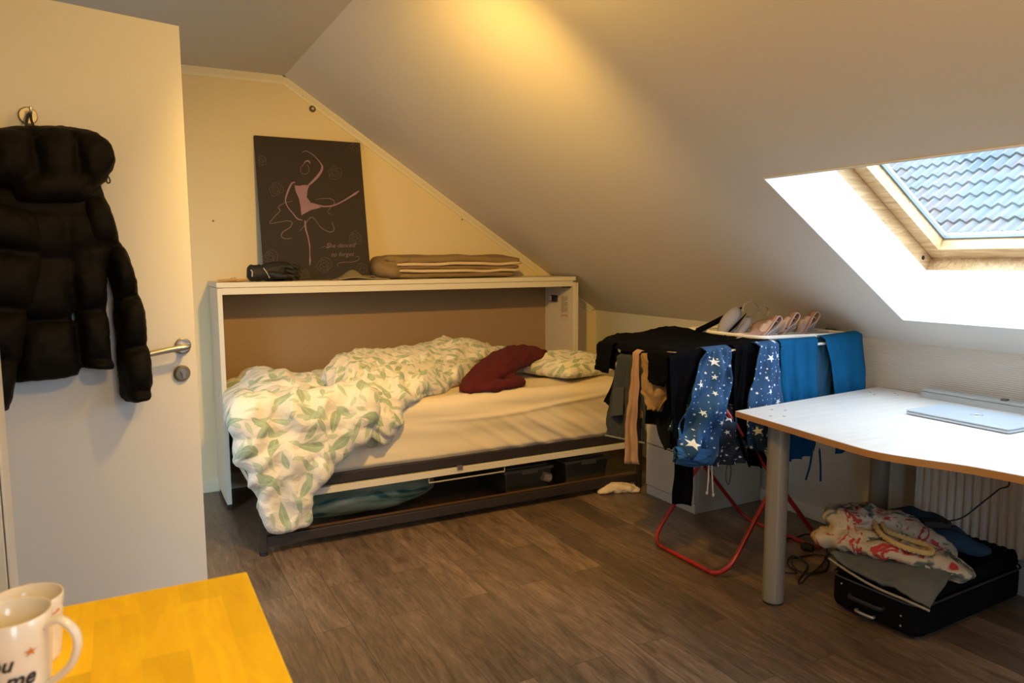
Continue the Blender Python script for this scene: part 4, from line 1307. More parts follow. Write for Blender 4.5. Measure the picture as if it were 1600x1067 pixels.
for body, size, z0, a0 in (('you', 0.026, 0.064, -2.34), ('& me', 0.028, 0.041, -2.27), ('love', 0.027, 0.012, -2.15)):
    text_mesh(body, size, INK, 'lettering', on_mug(m1c, 0.046, 0.12, z0, a0), m1, shear=0.35, extrude=0.0003, bold=0.0006)
st_ = on_mug(m1c, 0.046, 0.12, 0.082, -1.03)
sp_ = []
for k in range(10):
    a = k*PI/5+0.3; rr_ = 0.0065 if k % 2 == 0 else 0.0022
    sp_.append(st_(Vector((rr_*math.cos(a)*1.4, rr_*math.sin(a), 0.0005))))
mb = MB(); mb.add([st_(Vector((0, 0, 0.0005)))]+sp_, [(0, 1+k, 1+(k+1) % 10) for k in range(10)])
mb.build('gold_star', ORANGE, m1)
hf = on_mug(m1c, 0.046, 0.12, 0.038, -1.42)
hp_ = [hf(Vector((0.010*math.sin(t)**3, 0.006*(0.8125*math.cos(t)-0.3125*math.cos(2*t)-0.125*math.cos(3*t)-0.0625*math.cos(4*t)), 0.0004))) for t in [2*PI*k/20 for k in range(20)]]
mb = MB(); mb.add([hf(Vector((0, 0, 0.0004)))]+hp_, [(0, 1+k, 1+(k+1) % 20) for k in range(20)])
mb.build('gold_heart', ORANGE, m1)
m2c = Vector((-0.139, 1.197, TZ))
m2 = mug(tuple(m2c), 0.046, 0.092, math.radians(150), 'shorter white mug half hidden behind the lettered mug', 0.030)
bf = on_mug(m2c, 0.046, 0.092, 0.074, -1.1)
MB().tube([bf(Vector((0.004*k, 0.0015*math.sin(k), 0.0))) for k in range(8)], 0.0012, 6).build('gold_band', ORANGE, m2)
#===SECTION DESK
# ------------------------------------------------------------------ desk
DZ = 0.722
dk = thing('desk', (2.5, 1.3, 0), 'pale birch-topped desk with beech edge and grey tube legs under the skylight', 'desk')
c = PZ(DZ)
edge_px = [(1149, 642), (1230, 666), (1310, 690), (1365, 705), (1430, 716), (1510, 727.5), (1600, 744)]
front = catmull([c(p) for p in edge_px], 8)
back_c = c((1374, 604)); back_c.x = min(back_c.x, XK-0.012)
yb_end = 0.62
pr = front+[Vector((front[-1].x+0.025, 0.90, DZ)), Vector((front[-1].x+0.11, yb_end, DZ)), Vector((back_c.x, yb_end, DZ)), back_c]
poly = [(p.x, p.y) for p in pr]
MB().prism(poly, lambda p: Vector((p[0], p[1], DZ-0.022)), lambda p: Vector((p[0], p[1], DZ-0.0012))).build('desk_edge', DESKE, dk)
cen = Vector((2.55, 1.2))
poly2 = [(p[0]+(0.0012 if p[0] < cen.x else -0.0012), p[1]+(0.0012 if p[1] < cen.y else -0.0012)) for p in poly]
MB().prism(poly2, lambda p: Vector((p[0], p[1], DZ-0.0012)), lambda p: Vector((p[0], p[1], DZ))).build('desk_top', DESKM, dk)
for (x, y) in ((2.137, 1.915), (2.90, 2.035), (2.26, 0.75), (2.90, 0.75)):
    lg = MB().lathe([(0.0375, 0.006), (0.0395, 0.010), (0.0395, DZ-0.0225), (0, DZ-0.0225)], c=(x, y, 0), n=32).build('leg', GREYLEG, dk, smooth=False)
    MB().lathe([(0, 0), (0.038, 0), (0.038, 0.006), (0, 0.006)], c=(x, y, 0), n=28).build('leg_foot', RUBBER, lg)
# screw cover dots on the top
CAPM = plain('grey_cap', (0.25, 0.23, 0.2), 0.5)
for q in [(1206, 640), (1227, 641), (1204, 650), (1225, 650.5), (1360, 613), (1366, 616.5), (1398, 614.5), (1403, 617.5)]:
    p = c(q)
    MB().lathe([(0.0055, 0), (0.0055, 0.0006), (0, 0.0006)], c=(p.x, p.y, DZ), n=10).build('screw_cap', CAPM, dk)
# laptop
lt = thing('laptop', (2.75, 1.5, DZ), 'closed silver laptop lying on the desk', 'laptop')
c = PZ(DZ+0.017)
a_, b_, d_ = c((1415, 640)), c((1477, 624.5)), c((1576, 671))
ux = (d_-a_).normalized(); uy = (b_-a_); uy = (uy-ux*uy.dot(ux)).normalized()
LW, LD = 0.345, 0.235
LW = (d_-a_).length; LD = min(0.25, (b_-a_).length)
def lpt(u, v, z): return Vector((a_.x, a_.y, 0))+ux*u+uy*v+Vector((0, 0, z))
def lround(u0, u1, v0, v1, z0, z1, r, mat, name):
    pts = []
    for (cx_, cy_, st) in ((u1-r, v1-r, 0), (u0+r, v1-r, 1), (u0+r, v0+r, 2), (u1-r, v0+r, 3)):
        for k in range(6):
            a = (st+k/5)*PI/2; pts.append((cx_+r*math.cos(a), cy_+r*math.sin(a)))
    return MB().prism(pts, lambda p: lpt(p[0], p[1], z0), lambda p: lpt(p[0], p[1], z1)).build(name, mat, lt, bevel=0.0008)
lround(0, LW, 0, LD, DZ+0.0025, DZ+0.011, 0.009, SILVER, 'base')
lround(0.003, LW-0.003, 0.003, LD-0.003, DZ+0.0112, DZ+0.0125, 0.008, RUBBER, 'gap_seal')
lid_ = lround(0, LW, 0, LD, DZ+0.0127, DZ+0.0175, 0.009, SILVER, 'lid')
for (u, v) in ((0.02, 0.02), (LW-0.03, 0.02), (0.02, LD-0.03), (LW-0.03, LD-0.03)):
    p = lpt(u, v, DZ+0.0003); MB().lathe([(0.006, 0), (0.006, 0.0022), (0, 0.0022)], c=p, n=10).build('rubber_foot', RUBBER, lt)
# round logo on lid
lc = (LW*0.50, LD*0.52)
mb = MB(); Rr = 0.020
mb.tube([lpt(lc[0]+Rr*math.cos(a*PI/18), lc[1]+Rr*math.sin(a*PI/18), DZ+0.0178) for a in range(36)], 0.0009, 6, closed=True)
mb.build('logo_ring', STEEL, lid_)
text_mesh('hp', 0.024, plain('logo_dark', (0.12, 0.13, 0.15), 0.3, 0.5), 'logo_letters', lambda v: lpt(lc[0]-0.010+v.x*0.8, lc[1]-0.005+v.y, DZ+0.0176+v.z), lid_, shear=0.3, extrude=0.0003, bold=0.0006)

# ---- radiator against the knee wall
rd_ = thing('radiator', (2.95, 1.1, 0.1), 'cream ribbed panel radiator on the knee wall behind the desk', 'radiator')
RY0, RY1, RZ0, RZ1 = 0.1, 1.882, 0.17, 0.748
P = []
nrib = int((RY1-RY0)/0.0125)
yy = RY1; ys = []
pitch = 0.0335
while yy > RY0:
    ys += [(yy, 0.0), (yy-0.010, 0.0), (yy-0.013, 0.011), (yy-0.0305, 0.011)]
    yy -= pitch
prof = [(y, 2.930+d) for (y, d) in ys]
mb = MB()
mb.grid([[Vector((x, y, z)) for (y, x) in prof] for z in (RZ0, RZ0+0.02, RZ1-0.02, RZ1)])
mb.build('front_panel', RADM, rd_, solid=0.0015)
MB().box((2.942, RY0, RZ0), (2.948, RY1-0.001, RZ1-0.002)).box((2.975, RY0, RZ0), (2.981, RY1, RZ1)).build('rear_panel', RADM, rd_)
MB().box((2.924, RY0, RZ1), (2.990, RY1+0.003, RZ1+0.012)).build('top_grille', plain('grille_grey', (0.42, 0.44, 0.44), 0.35, 0.3), rd_, bevel=0.003)
MB().box((2.9225, RY0, RZ1-0.045), (2.9285, RY1, RZ1-0.0005)).build('top_band', plain('grille_grey', (0.42, 0.44, 0.44), 0.35, 0.3), rd_)
MB().box((2.926, RY1, RZ0), (2.985, RY1+0.003, RZ1)).build('side_cover', RADM, rd_)
MB().tube([(2.96, 1.80, 0), (2.96, 1.80, RZ0)], 0.008, 10).build('pipe', RADM, rd_)
for y in (1.55, 0.45):
    MB().box((2.9815, y, 0.4), (3.0135, y+0.05, 0.7)).build('wall_bracket', RADM, rd_)
MB().box((2.93, 1.555, RZ1+0.0125), (2.955, 1.572, RZ1+0.019)).build('vent_key', plain('key_dark', (0.10, 0.09, 0.08), 0.5), rd_)

# ------------------------------------------------------------------ chest of drawers
ch = thing('chest_of_drawers', (2.77, 3.0, 0), 'low white chest of drawers behind the drying rack', 'chest of drawers')
CX0, CX1, CY0, CY1 = 2.536, 2.995, 2.800, 3.195
CW = plain('white_chest', (0.50, 0.46, 0.39), 0.45)
MB().box((CX0+0.018, CY0, 0.0), (CX1, CY1, 0.55)).build('body', CW, ch, bevel=0.0015)
MB().box((CX0+0.006, CY0+0.001, 0.0), (CX0+0.0175, CY1-0.001, 0.05)).build('plinth', CW, ch)
for (z0, z1) in ((0.055, 0.285), (0.291, 0.520)):
    d = MB().box((CX0-0.002, CY0+0.003, z0), (CX0+0.017, CY1-0.003, z1)).build('drawer_front', CW, ch, bevel=0.002)
#===SECTION RACK
# ------------------------------------------------------------------ drying rack
rk = thing('drying_rack', (2.4, 2.37, 0), 'folding clothes drying rack with red crossed legs and white wings', 'drying rack')
WT = plain('white_coated_steel', (0.80, 0.79, 0.77), 0.35)
ya, yb = 2.14, 2.60
def rleg(xf, xt, zt, nm, dy=0.0):
    r = 0.07
    s = (xt-xf)/zt
    def P_(y, z): return Vector((xf+s*z, y, z+0.010))
    yt = ya+dy
    pts = [P_(yt, zt-0.01), P_(ya+dy*0.3/zt, 0.3)]
    # rounded corners at the floor
    for k in range(7):
        a = k/6*PI/2
        pts.append(P_(ya+r-r*math.cos(a), r-r*math.sin(a)))
    for k in range(7):
        a = k/6*PI/2
        pts.append(P_(yb-r+r*math.sin(a), r-r*math.cos(a)))
    pts += [P_(yb, 0.3), P_(yb, zt-0.01)]
    MB().tube(pts, 0.0095, 12).build(nm, REDM, rk, smooth=True)
rleg(2.10, 2.90, 0.925, 'leg_frame', 0.065)
ya, yb = 2.125, 2.615
rleg(2.70, 1.872, 0.92, 'leg_frame')
ya, yb = 2.13, 2.61
def rect_tube(x0, x1, y0, y1, z0, z1, r, rad, nm, mat):
    pts = []
    def zz(x): return z0+(z1-z0)*(x-x0)/(x1-x0)
    for (cx_, cy_, st) in ((x1-r, y1-r, 0), (x0+r, y1-r, 1), (x0+r, y0+r, 2), (x1-r, y0+r, 3)):
        for k in range(7):
            a = (st+k/6)*PI/2
            x, y = cx_+r*math.cos(a), cy_+r*math.sin(a)
            pts.append(Vector((x, y, zz(x))))
    o = MB().tube(pts, rad, 12, closed=True).build(nm, mat, rk, smooth=True)
    return o
rect_tube(1.848, 2.36, 2.135, 2.68, 0.928, 0.948, 0.05, 0.0085, 'wing', WT)
rect_tube(2.32, 2.89, 2.190, 2.66, 0.974, 0.962, 0.06, 0.0085, 'wing', WT)
for k in range(7):
    y = 2.21+k*0.065
    MB().tube([(1.85, y, 0.928), (2.355, y, 0.948)], 0.003, 8).build('rod', WT, rk, smooth=True)
for k in range(6):
    y = 2.25+k*0.065
    MB().tube([(2.325, y, 0.974), (2.885, y, 0.962)], 0.003, 8).build('rod', WT, rk, smooth=True)
MB().tube([(2.86, 2.195, 0.962), (2.925, 2.193, 0.962)], 0.008, 10).build('end_stub', WT, rk, smooth=True)
MB().tube([(2.20, 2.156, 0.936), (2.88, 2.156, 0.936)], 0.006, 10).build('towel_bar', WT, rk, smooth=True)

G = 'clothes on the drying rack'
def garment(name, label, cat, *a, **k):
    o = drape(name, *a, **k)
    tag(o, label, cat, G)
    return o


XM = (-1, 0, 0); YM = (0, -1, 0)
xL = PX(1.835)
garment('denim_shorts', 'faded dark denim shorts hanging at the far left end of the rack', 'shorts', [(966, 556), (956, 630), (946, 682)], [(1010, 558), (1013, 640), (1007, 693)], PX(1.832), XM, DENIM, folds=2, amp=0.014, back=0.8, seed=1)
o_ = bpy.data.objects['denim_shorts']
MB().tube(catmull([PX(1.818)(p) for p in ((946, 680), (960, 683), (985, 688), (1007, 692))], 6), 0.004, 6).build('frayed_hem', plain('pale_denim_fray', (0.13, 0.14, 0.14), 0.95), o_)
pkt = [PX(1.812)(p) for p in ((959, 606), (975, 604), (973, 648), (955, 650))]
mb = MB(); mb.grid([[pkt[0].lerp(pkt[1], k/4) for k in range(5)], [pkt[3].lerp(pkt[2], k/4) for k in range(5)]]); mb.build('pocket', plain('dark_denim', (0.03, 0.036, 0.044), 0.95), o_, solid=0.004)
garment('black_shirt', 'black shirt hanging behind the denim shorts at the rack end', 'shirt', [(972, 545), (955, 600), (942, 628)], [(985, 548), (985, 600), (968, 645)], PX(1.855), XM, BLACK, folds=1, amp=0.006, back=0.6, seed=2, gap=0.02)
garment('beige_tights', 'long pinkish beige leg hanging down in front of the denim shorts', 'tights', [(990, 551), (985, 610), (980, 664), (981, 724)], [(998, 553), (997, 610), (994, 664), (997, 725)], PX(1.805), XM, PINKC, folds=1.5, amp=0.010, back=0.6, seed=3, gap=0.04)
garment('tan_shirt', 'tan cotton shirt hanging between the beige leg and the navy clothes', 'shirt', [(996, 553), (1001, 600), (1015, 641)], [(1046, 556), (1048, 600), (1034, 642)], PX(1.822), XM, TAN, folds=2, amp=0.014, back=0.7, seed=4)
garment('navy_shorts', 'dark navy lace-edged shorts hanging lowest on the rack left end', 'shorts', [(1012, 562), (1018, 630), (1028, 670), (1042, 702)], [(1062, 560), (1064, 620), (1060, 670), (1056, 700)], PX(1.865), XM, NAVY, folds=2, amp=0.010, back=0.7, seed=5, gap=0.03)
# black T-shirt spread over the top with its sleeves hanging
ts = thing('black_tshirt', (2.08, 2.45, 0.95), 'black T-shirt spread over the top of the drying rack', 'T-shirt', G)
P = []
nu, nv = 56, 56
for i in range(nu+1):
    row = []
    u = i/nu; x = 1.828+0.53*u
    for j in range(nv+1):
        v = j/nv
        ylo = 2.115+0.03*max(0, math.sin(u*6)); yhi = 2.64+0.14*math.sin(PI*min(1, u*1.1))-0.10*u
        y = ylo+(yhi-ylo)*v
        z = 0.944+0.020*u+0.010*noise.noise(Vector((x*9, y*9, 0)))+0.016*(0.3-abs(noise.noise(Vector((x*8+y*4, y*11, 2)))))+0.008*(0.3-abs(noise.noise(Vector((x*24, y*20, 5)))))
        z += 0.034*math.exp(-((x-2.19)/0.10)**2-((y-2.60)/0.09)**2)+0.016*math.exp(-((x-2.03)/0.09)**2-((y-2.6)/0.12)**2)
        z = max(z, 0.941+0.019*u)
        # drop over the near edge
        if v < 0.08: z -= (0.08-v)*0.35
        if u < 0.04: z -= (0.04-u)*0.5
        row.append(Vector((x, y, z)))
    P.append(row)
MB().grid(P).build('body', BLACK, ts, smooth=True, solid=0.004)
drape('sleeve', [(933, 538), (931, 560), (930, 577)], [(957, 540), (955, 562), (951, 583)], PX(1.815), XM, BLACK, ts, folds=0.5, amp=0.004, back=0.9, gap=0.03, seed=6)
drape('sleeve', [(1012, 553), (1013, 580), (1018, 598)], [(1047, 557), (1046, 585), (1039, 606)], PX(1.800), XM, BLACK, ts, folds=1, amp=0.008, back=0.7, gap=0.03, seed=7)
drape('hem', [(1046, 562), (1047, 620), (1050, 680), (1057, 714)], [(1110, 547), (1094, 585), (1075, 620), (1066, 690)], PY(2.112), YM, BLACK, ts, folds=1.5, amp=0.008, back=0.5, seed=8, gap=0.02)
garment('black_leggings', 'black leg hanging lowest of all on the near side of the rack', 'leggings', [(1062, 556), (1056, 650), (1052, 725), (1048, 786)], [(1096, 552), (1092, 650), (1082, 725), (1077, 790)], PY(2.150), YM, BLACK, folds=1, amp=0.008, back=0.6, seed=9, gap=0.03)
# star pyjamas: two legs, cuff, crumpled waist and drawstring
sp = thing('star_pyjamas', (2.05, 2.1, 0.5), 'blue pyjama trousers with white stars hanging from the near side of the rack', 'pyjama trousers', G)
drape('trouser_leg', [(1103, 549), (1088, 580), (1070, 640), (1060, 690), (1057, 712)], [(1142, 545), (1142, 590), (1134, 640), (1120, 690), (1106, 727)], PY(2.095), YM, STARS, sp, folds=1.6, amp=0.020, back=0.8, seed=10, belly=0.030, wob=0.035, nu=34, nv=30)
drape('cuff', [(1058, 704), (1057, 726)], [(1112, 708), (1105, 730)], PY(2.088), YM, plain('blue_cuff', (0.005, 0.055, 0.15), 0.85), sp, folds=1, amp=0.006, back=0.9, gap=0.02, seed=11, belly=0.02)
drape('trouser_leg', [(1186, 541), (1178, 590), (1168, 640), (1172, 700)], [(1217, 537), (1220, 590), (1222, 650), (1221, 715)], PY(2.092), YM, STARS, sp, folds=1.4, amp=0.012, back=0.8, seed=12, belly=0.012, wob=0.015, nu=30, nv=30)
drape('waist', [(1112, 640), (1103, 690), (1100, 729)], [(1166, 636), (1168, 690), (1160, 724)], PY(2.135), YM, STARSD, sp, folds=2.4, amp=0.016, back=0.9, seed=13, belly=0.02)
c = PY(2.11)
mb = MB().tube(catmull([c((1107, 726)), c((1107, 745)), c((1105, 768))], 5), 0.0032, 8).tube(catmull([c((1112, 727)), c((1113, 750)), c((1114, 771))], 5), 0.0032, 8)
mb.sphere(c((1104.5, 770)), (0.006, 0.005, 0.008), 8, 6).sphere(c((1114.5, 773)), (0.006, 0.005, 0.008), 8, 6)
mb.build('drawstring', plain('white_cord', (0.6, 0.57, 0.52), 0.8), sp, smooth=True)
hd = garment('black_hoodie', 'long black hoodie hanging between the two star-print legs', 'hoodie', [(1150, 545), (1146, 600), (1146, 660), (1165, 728)], [(1190, 539), (1184, 600), (1178, 660), (1202, 730)], PY(2.118), YM, BLACK, folds=2.2, amp=0.012, back=0.9, seed=14)
mb = MB().tube(catmull([c((1137, 722)), c((1134, 745)), c((1138, 757)), c((1142, 740)), c((1141, 722))], 5), 0.0018, 6)
mb.build('drawcord', RUBBER, hd, smooth=True)
garment('teal_trousers', 'teal jersey trousers hanging next to the star-print leg above the desk corner', 'trousers', [(1219, 536), (1219, 600), (1221, 660), (1224, 722)], [(1278, 531), (1276, 600), (1272, 650), (1268, 712)], PY(2.140), YM, TEAL, folds=2.6, amp=0.014, back=0.9, gap=0.03, seed=15, nu=36)
o_ = bpy.data.objects['teal_trousers']
c = PY(2.14)
mb = MB()
for (q0, q1, q2) in (((1269, 700), (1266, 725), (1259, 750)), ((1280, 700), (1282, 725), (1282, 752))):
    mb.tube(catmull([c(q0), c(q1), c(q2)], 4), [0.002]+[0.0065]*8, 8, flat=0.25, up=(1, 0, 0))
mb.build('waist_ties', plain('blue_tie', (0.005, 0.05, 0.14), 0.8), o_)
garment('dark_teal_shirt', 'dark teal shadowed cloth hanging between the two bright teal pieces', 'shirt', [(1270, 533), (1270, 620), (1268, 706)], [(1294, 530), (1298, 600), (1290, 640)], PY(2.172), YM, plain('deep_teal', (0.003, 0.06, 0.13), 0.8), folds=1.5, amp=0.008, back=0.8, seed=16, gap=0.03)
garment('teal_towel', 'teal towel hanging at the right end of the rack by the knee wall', 'towel', [(1288, 530), (1297, 570), (1304, 640), (1306, 710)], [(1346, 522), (1350, 570), (1353, 640), (1352, 690)], PY(2.142), YM, TEAL, folds=2.2, amp=0.010, back=0.9, seed=17, nu=34)

# underwear on top of the rack
yy = 2.36
c = PY(2.40)
b1 = thing('black_bra', (2.3, 2.45, 0.975), 'black bra leaning on the rack behind the grey bra', 'bra', 'underwear on the rack')
mb = MB()
c = PY(2.52)
mb.tube(catmull([c((1083, 519)), c((1100, 512)), c((1120, 502)), c((1145, 489)), c((1160, 480))], 5), [0.010]*3+[0.022]*14+[0.008]*4, 10, flat=0.5, up=(0, 1, 0))
mb.build('band', BLACK, b1, smooth=True)
gb = thing('grey_bra', (2.35, 2.40, 0.975), 'pale grey padded bra with looped straps on top of the rack', 'bra', 'underwear on the rack')
def cup(c3, rx, rz, ry, rot, nm, mat=GREYB):
    R_ = Matrix.Rotation(rot, 3, 'Y')
    n, m = 20, 8
    P = []
    for i in range(m+1):
        a = i/m*PI/2
        P.append([Vector(c3)+R_ @ Vector((rx*math.sin(a)*math.cos(2*PI*j/n), -ry*math.cos(a), rz*math.sin(a)*math.sin(2*PI*j/n))) for j in range(n)])
    return MB().grid(P, True).build(nm, mat, gb, smooth=True, solid=0.006)
c = PY(2.44)
cup(c((1138, 503)), 0.080, 0.040, 0.04, -0.80, 'cup')
cup(c((1150, 513))+Vector((0, -0.03, 0)), 0.074, 0.022, 0.03, -0.80, 'cup')
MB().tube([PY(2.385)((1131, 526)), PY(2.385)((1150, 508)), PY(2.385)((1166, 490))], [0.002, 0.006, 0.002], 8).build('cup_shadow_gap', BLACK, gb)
c = PY(2.40)
for pts in ([(1160, 488), (1163, 475), (1178, 472), (1186, 483), (1181, 494), (1166, 494)], [(1184, 485), (1195, 479), (1201, 485), (1198, 495)]):
    mb = MB().tube(catmull([c(p) for p in pts], 6), 0.006, 8, flat=0.25, up=(0, 1, 0)); mb.build('strap', GREYB, gb, smooth=True)
for i, (x0, x1, yt, lab) in enumerate(((1150, 1222, 493, 'blush satin briefs folded on the rack, nearest the grey bra'), (1205, 1250, 488, 'blush satin briefs folded on the rack, middle of the three'), (1243, 1281, 487, 'blush satin briefs folded on the rack, nearest the teal cloth'))):
    t = thing('briefs', (2.4+0.13*i, 2.3, 0.975), lab, 'briefs', 'underwear on the rack')
    c = PY(2.28+0.02*i)
    cb_ = PY(2.40+0.02*i)
    xb = x1-30 if i == 0 else x1-26
    # folded sheets leaning as open curls
    P = []
    for a in range(13):
        s_ = a/12
        row = []
        for b in range(9):
            v = b/8
            q0 = (x0+(xb-x0)*v*0.9, 529-2*v); q1 = (x0+22+(x1-x0-26)*v, yt+20*(1-v)**2)
            p = c(q0).lerp(cb_(q1), s_)
            p.y -= 0.035*math.sin(PI*s_)*(1-0.4*v)
            p += Vector((0, 0.01*math.sin(v*7+i), 0.004*math.sin(v*9)))
            row.append(p)
        P.append(row)
    MB().grid(P).build('panel', BLUSH, t, smooth=True, solid=0.003)
    for k in range(3):
        off = k*7
        pts = [(x1-32-off*0.3, 528), (x1-20-off*0.7, 515), (x1-10-off, yt+8+k*3), (x1-4-off, yt+1+k*7), (x1-k*4, yt+6+k*8), (x1-6-k*4, yt+16+k*6), (x1-20-k*2, yt+27+k*3), (x1-26, 527)]
        pts = [(max(x0, p[0]), min(528, p[1])) for p in pts]
        cc = PY(2.26+0.02*i+k*0.015)
        q = catmull([cc(p) for p in pts], 5)
        # ruffle between trim line and a line further back
        B_ = [p+Vector((0.006, 0.035, 0.0)) for p in q]
        MB().grid([q, [a.lerp(b, 0.5)+Vector((0, 0, 0.002)) for a, b in zip(q, B_)], B_]).build('side_fold', BLUSHT if k else BLUSH, t, smooth=True, solid=0.002)
        MB().tube(q, 0.0022, 6).build('trim', BLUSHT, t, smooth=True)
mb = MB()
c = PY(2.36)
cap([tuple(c((1288, 521))), tuple(c((1300, 518))), tuple(c((1320, 521)))], [(0.03, 0.03, 0.010), (0.04, 0.04, 0.014), (0.03, 0.03, 0.009)], 4)
tg = blob_union('teal_socks', TEALD, mb, 0.006, 2, None, lambda p, n_: 0.006*noise.noise(p*45))
tag(tg, 'small dark green crumpled cloth on the right end of the rack top', 'cloth', 'underwear on the rack')
#===SECTION SUITCASE
# ------------------------------------------------------------------ suitcase and the clothes on it
sc_ = thing('suitcase', (2.62, 1.58, 0), 'black soft suitcase lying flat on the floor under the desk', 'suitcase')
P0 = Vector((2.300, 1.445, 0)); UX = (Vector((2.985, 1.470, 0))-P0).normalized(); UYs = Vector((-UX.y, UX.x, 0))
SLn, SW_ = 0.68, 0.345
def spt(u, v, z): return P0+UX*u+UYs*v+Vector((0, 0, z))
def srr(z0, z1, r, ins, nm, mat, bev=0.012, z_in=0.0):
    pts = []
    for (cx_, cy_, st) in ((SLn-r-ins, SW_-r-ins, 0), (r+ins, SW_-r-ins, 1), (r+ins, r+ins, 2), (SLn-r-ins, r+ins, 3)):
        for k in range(7):
            a = (st+k/6)*PI/2; pts.append((cx_+r*math.cos(a), cy_+r*math.sin(a)))
    return MB().prism(pts, lambda p: spt(p[0], p[1], z0), lambda p: spt(p[0], p[1], z1)).build(nm, mat, sc_, bevel=bev)
srr(0.018, 0.135, 0.05, 0.0, 'shell', SUITC, 0.02)
srr(0.136, 0.200, 0.05, 0.004, 'lid', SUITC, 0.018)
pts = []
r = 0.05
for (cx_, cy_, st) in ((SLn-r, SW_-r, 0), (r, SW_-r, 1), (r, r, 2), (SLn-r, r, 3)):
    for k in range(7):
        a = (st+k/6)*PI/2; pts.append(spt(cx_+(r+0.002)*math.cos(a), cy_+(r+0.002)*math.sin(a), 0.1355))
MB().tube(pts, 0.004, 8, closed=True).build('zip', plain('zip_grey', (0.03, 0.03, 0.032), 0.4), sc_)
MB().tube(catmull([spt(-0.002, 0.12, 0.085), spt(-0.022, 0.13, 0.085), spt(-0.024, 0.19, 0.085), spt(-0.022, 0.24, 0.085), spt(-0.002, 0.25, 0.085)], 5), 0.009, 10, flat=0.6).build('carry_handle', RUBBER, sc_, smooth=True)
MB().tube(catmull([spt(-0.004, 0.155, 0.04), spt(-0.016, 0.16, 0.04), spt(-0.016, 0.215, 0.04), spt(-0.004, 0.22, 0.04)], 5), 0.006, 8).build('telescopic_grip', plain('grip_silver', (0.35, 0.33, 0.30), 0.35, 0.6), sc_, smooth=True)
for (v, z) in ((0.06, 0.085), (0.29, 0.11), (0.06, 0.05)):
    MB().sphere(spt(-0.001, v, z), 0.004, 8, 6).build('rivet', STEEL, sc_)
for (u, v) in ((0.64, 0.05), (0.64, 0.30), (0.05, 0.05), (0.05, 0.30)):
    MB().lathe([(0, -0.010), (0.018, -0.010), (0.018, 0.010), (0, 0.010)], c=spt(u, v, 0.0185), n=16, M=Matrix.Rotation(PI/2, 3, 'X')).build('wheel', RUBBER, sc_)


def heap(name, mat, chains, vox, sm, disp, label, cat):
    global mb
    mb = MB()
    for pts, rs in chains: cap(pts, rs, 5)
    o = blob_union(name, mat, mb, vox, sm, None, disp)
    return tag(o, label, cat)


def floral():
    m, t, b = nt('floral_print'); n = N(t)
    base = (0.52, 0.43, 0.31)
    f = n.noise(5.5, detail=2, dist=3.0)
    c1 = n.ramp(f, [(0.30, (0.05, 0.06, 0.055)), (0.40, (0.14, 0.16, 0.14)), (0.46, base), (0.55, base), (0.60, (0.45, 0.03, 0.03)), (0.68, (0.40, 0.05, 0.045)), (0.70, base)])
    f2 = n.noise(26, detail=1, dist=1.5)
    c2 = n.mix(n.math('GREATER_THAN', f2, 0.61), c1, base)
    n.link(c2, b.inputs['Base Color']); b.inputs['Roughness'].default_value = 0.85
    n.bump(b, n.noise(40), 0.3, 0.004)
    return m


wr = lambda s1, a1, s2, a2: (lambda p, n_: a1*noise.noise(Vector((p.x*s1, p.y*s1*1.6, p.z*s1)))+a2*noise.noise(p*s2))
def panel_heap(name, mat, rows, label, cat, thick=0.010, amp=0.010, nsub=5, seed=0, parent=None):
    """a cloth lying in folds: rows of world points, smoothed in both directions"""
    R1 = [catmull(r, nsub) for r in rows]
    n_ = len(R1[0])
    cols = [catmull([R1[i][j] for i in range(len(R1))], nsub) for j in range(n_)]
    P = [[cols[j][i] for j in range(n_)] for i in range(len(cols[0]))]
    P = [[p+Vector((0, 0, amp*(0.1+abs(noise.noise(Vector((p.x*13+seed, p.y*9, 3)))))+amp*0.45*abs(noise.noise(p*30)))) for p in row] for row in P]
    o = MB().grid(P).build(name, mat, parent, smooth=True, solid=thick)
    if label: tag(o, label, cat)
    return o


# grey denim shorts draped over the left end of the case
V = lambda u, v, z: spt(u+0.012, v, z+0.020)
panel_heap('grey_denim_shorts', DENIMG, [
    [V(-0.030, 0.33, 0.175), V(0.10, 0.34, 0.20), V(0.22, 0.34, 0.20)],
    [V(-0.040, 0.24, 0.160), V(0.08, 0.24, 0.205), V(0.24, 0.22, 0.205)],
    [V(-0.042, 0.14, 0.145), V(0.07, 0.13, 0.205), V(0.22, 0.12, 0.205)],
    [V(-0.035, 0.03, 0.140), V(0.07, 0.03, 0.200), V(0.20, 0.03, 0.205)],
    [V(-0.010, -0.035, 0.125), V(0.06, -0.03, 0.165), V(0.16, -0.02, 0.185)]], 'grey denim shorts draped over the near end of the suitcase', 'shorts', 0.012, 0.042)
o_ = bpy.data.objects['grey_denim_shorts']
MB().tube(catmull([V(-0.038, 0.33, 0.178), V(-0.048, 0.24, 0.162), V(-0.050, 0.14, 0.147), V(-0.044, 0.03, 0.142), V(-0.018, -0.04, 0.126)], 8), 0.0045, 8).build('hem_stitching', plain('pale_stitch', (0.30, 0.26, 0.19), 0.9), o_, smooth=True)
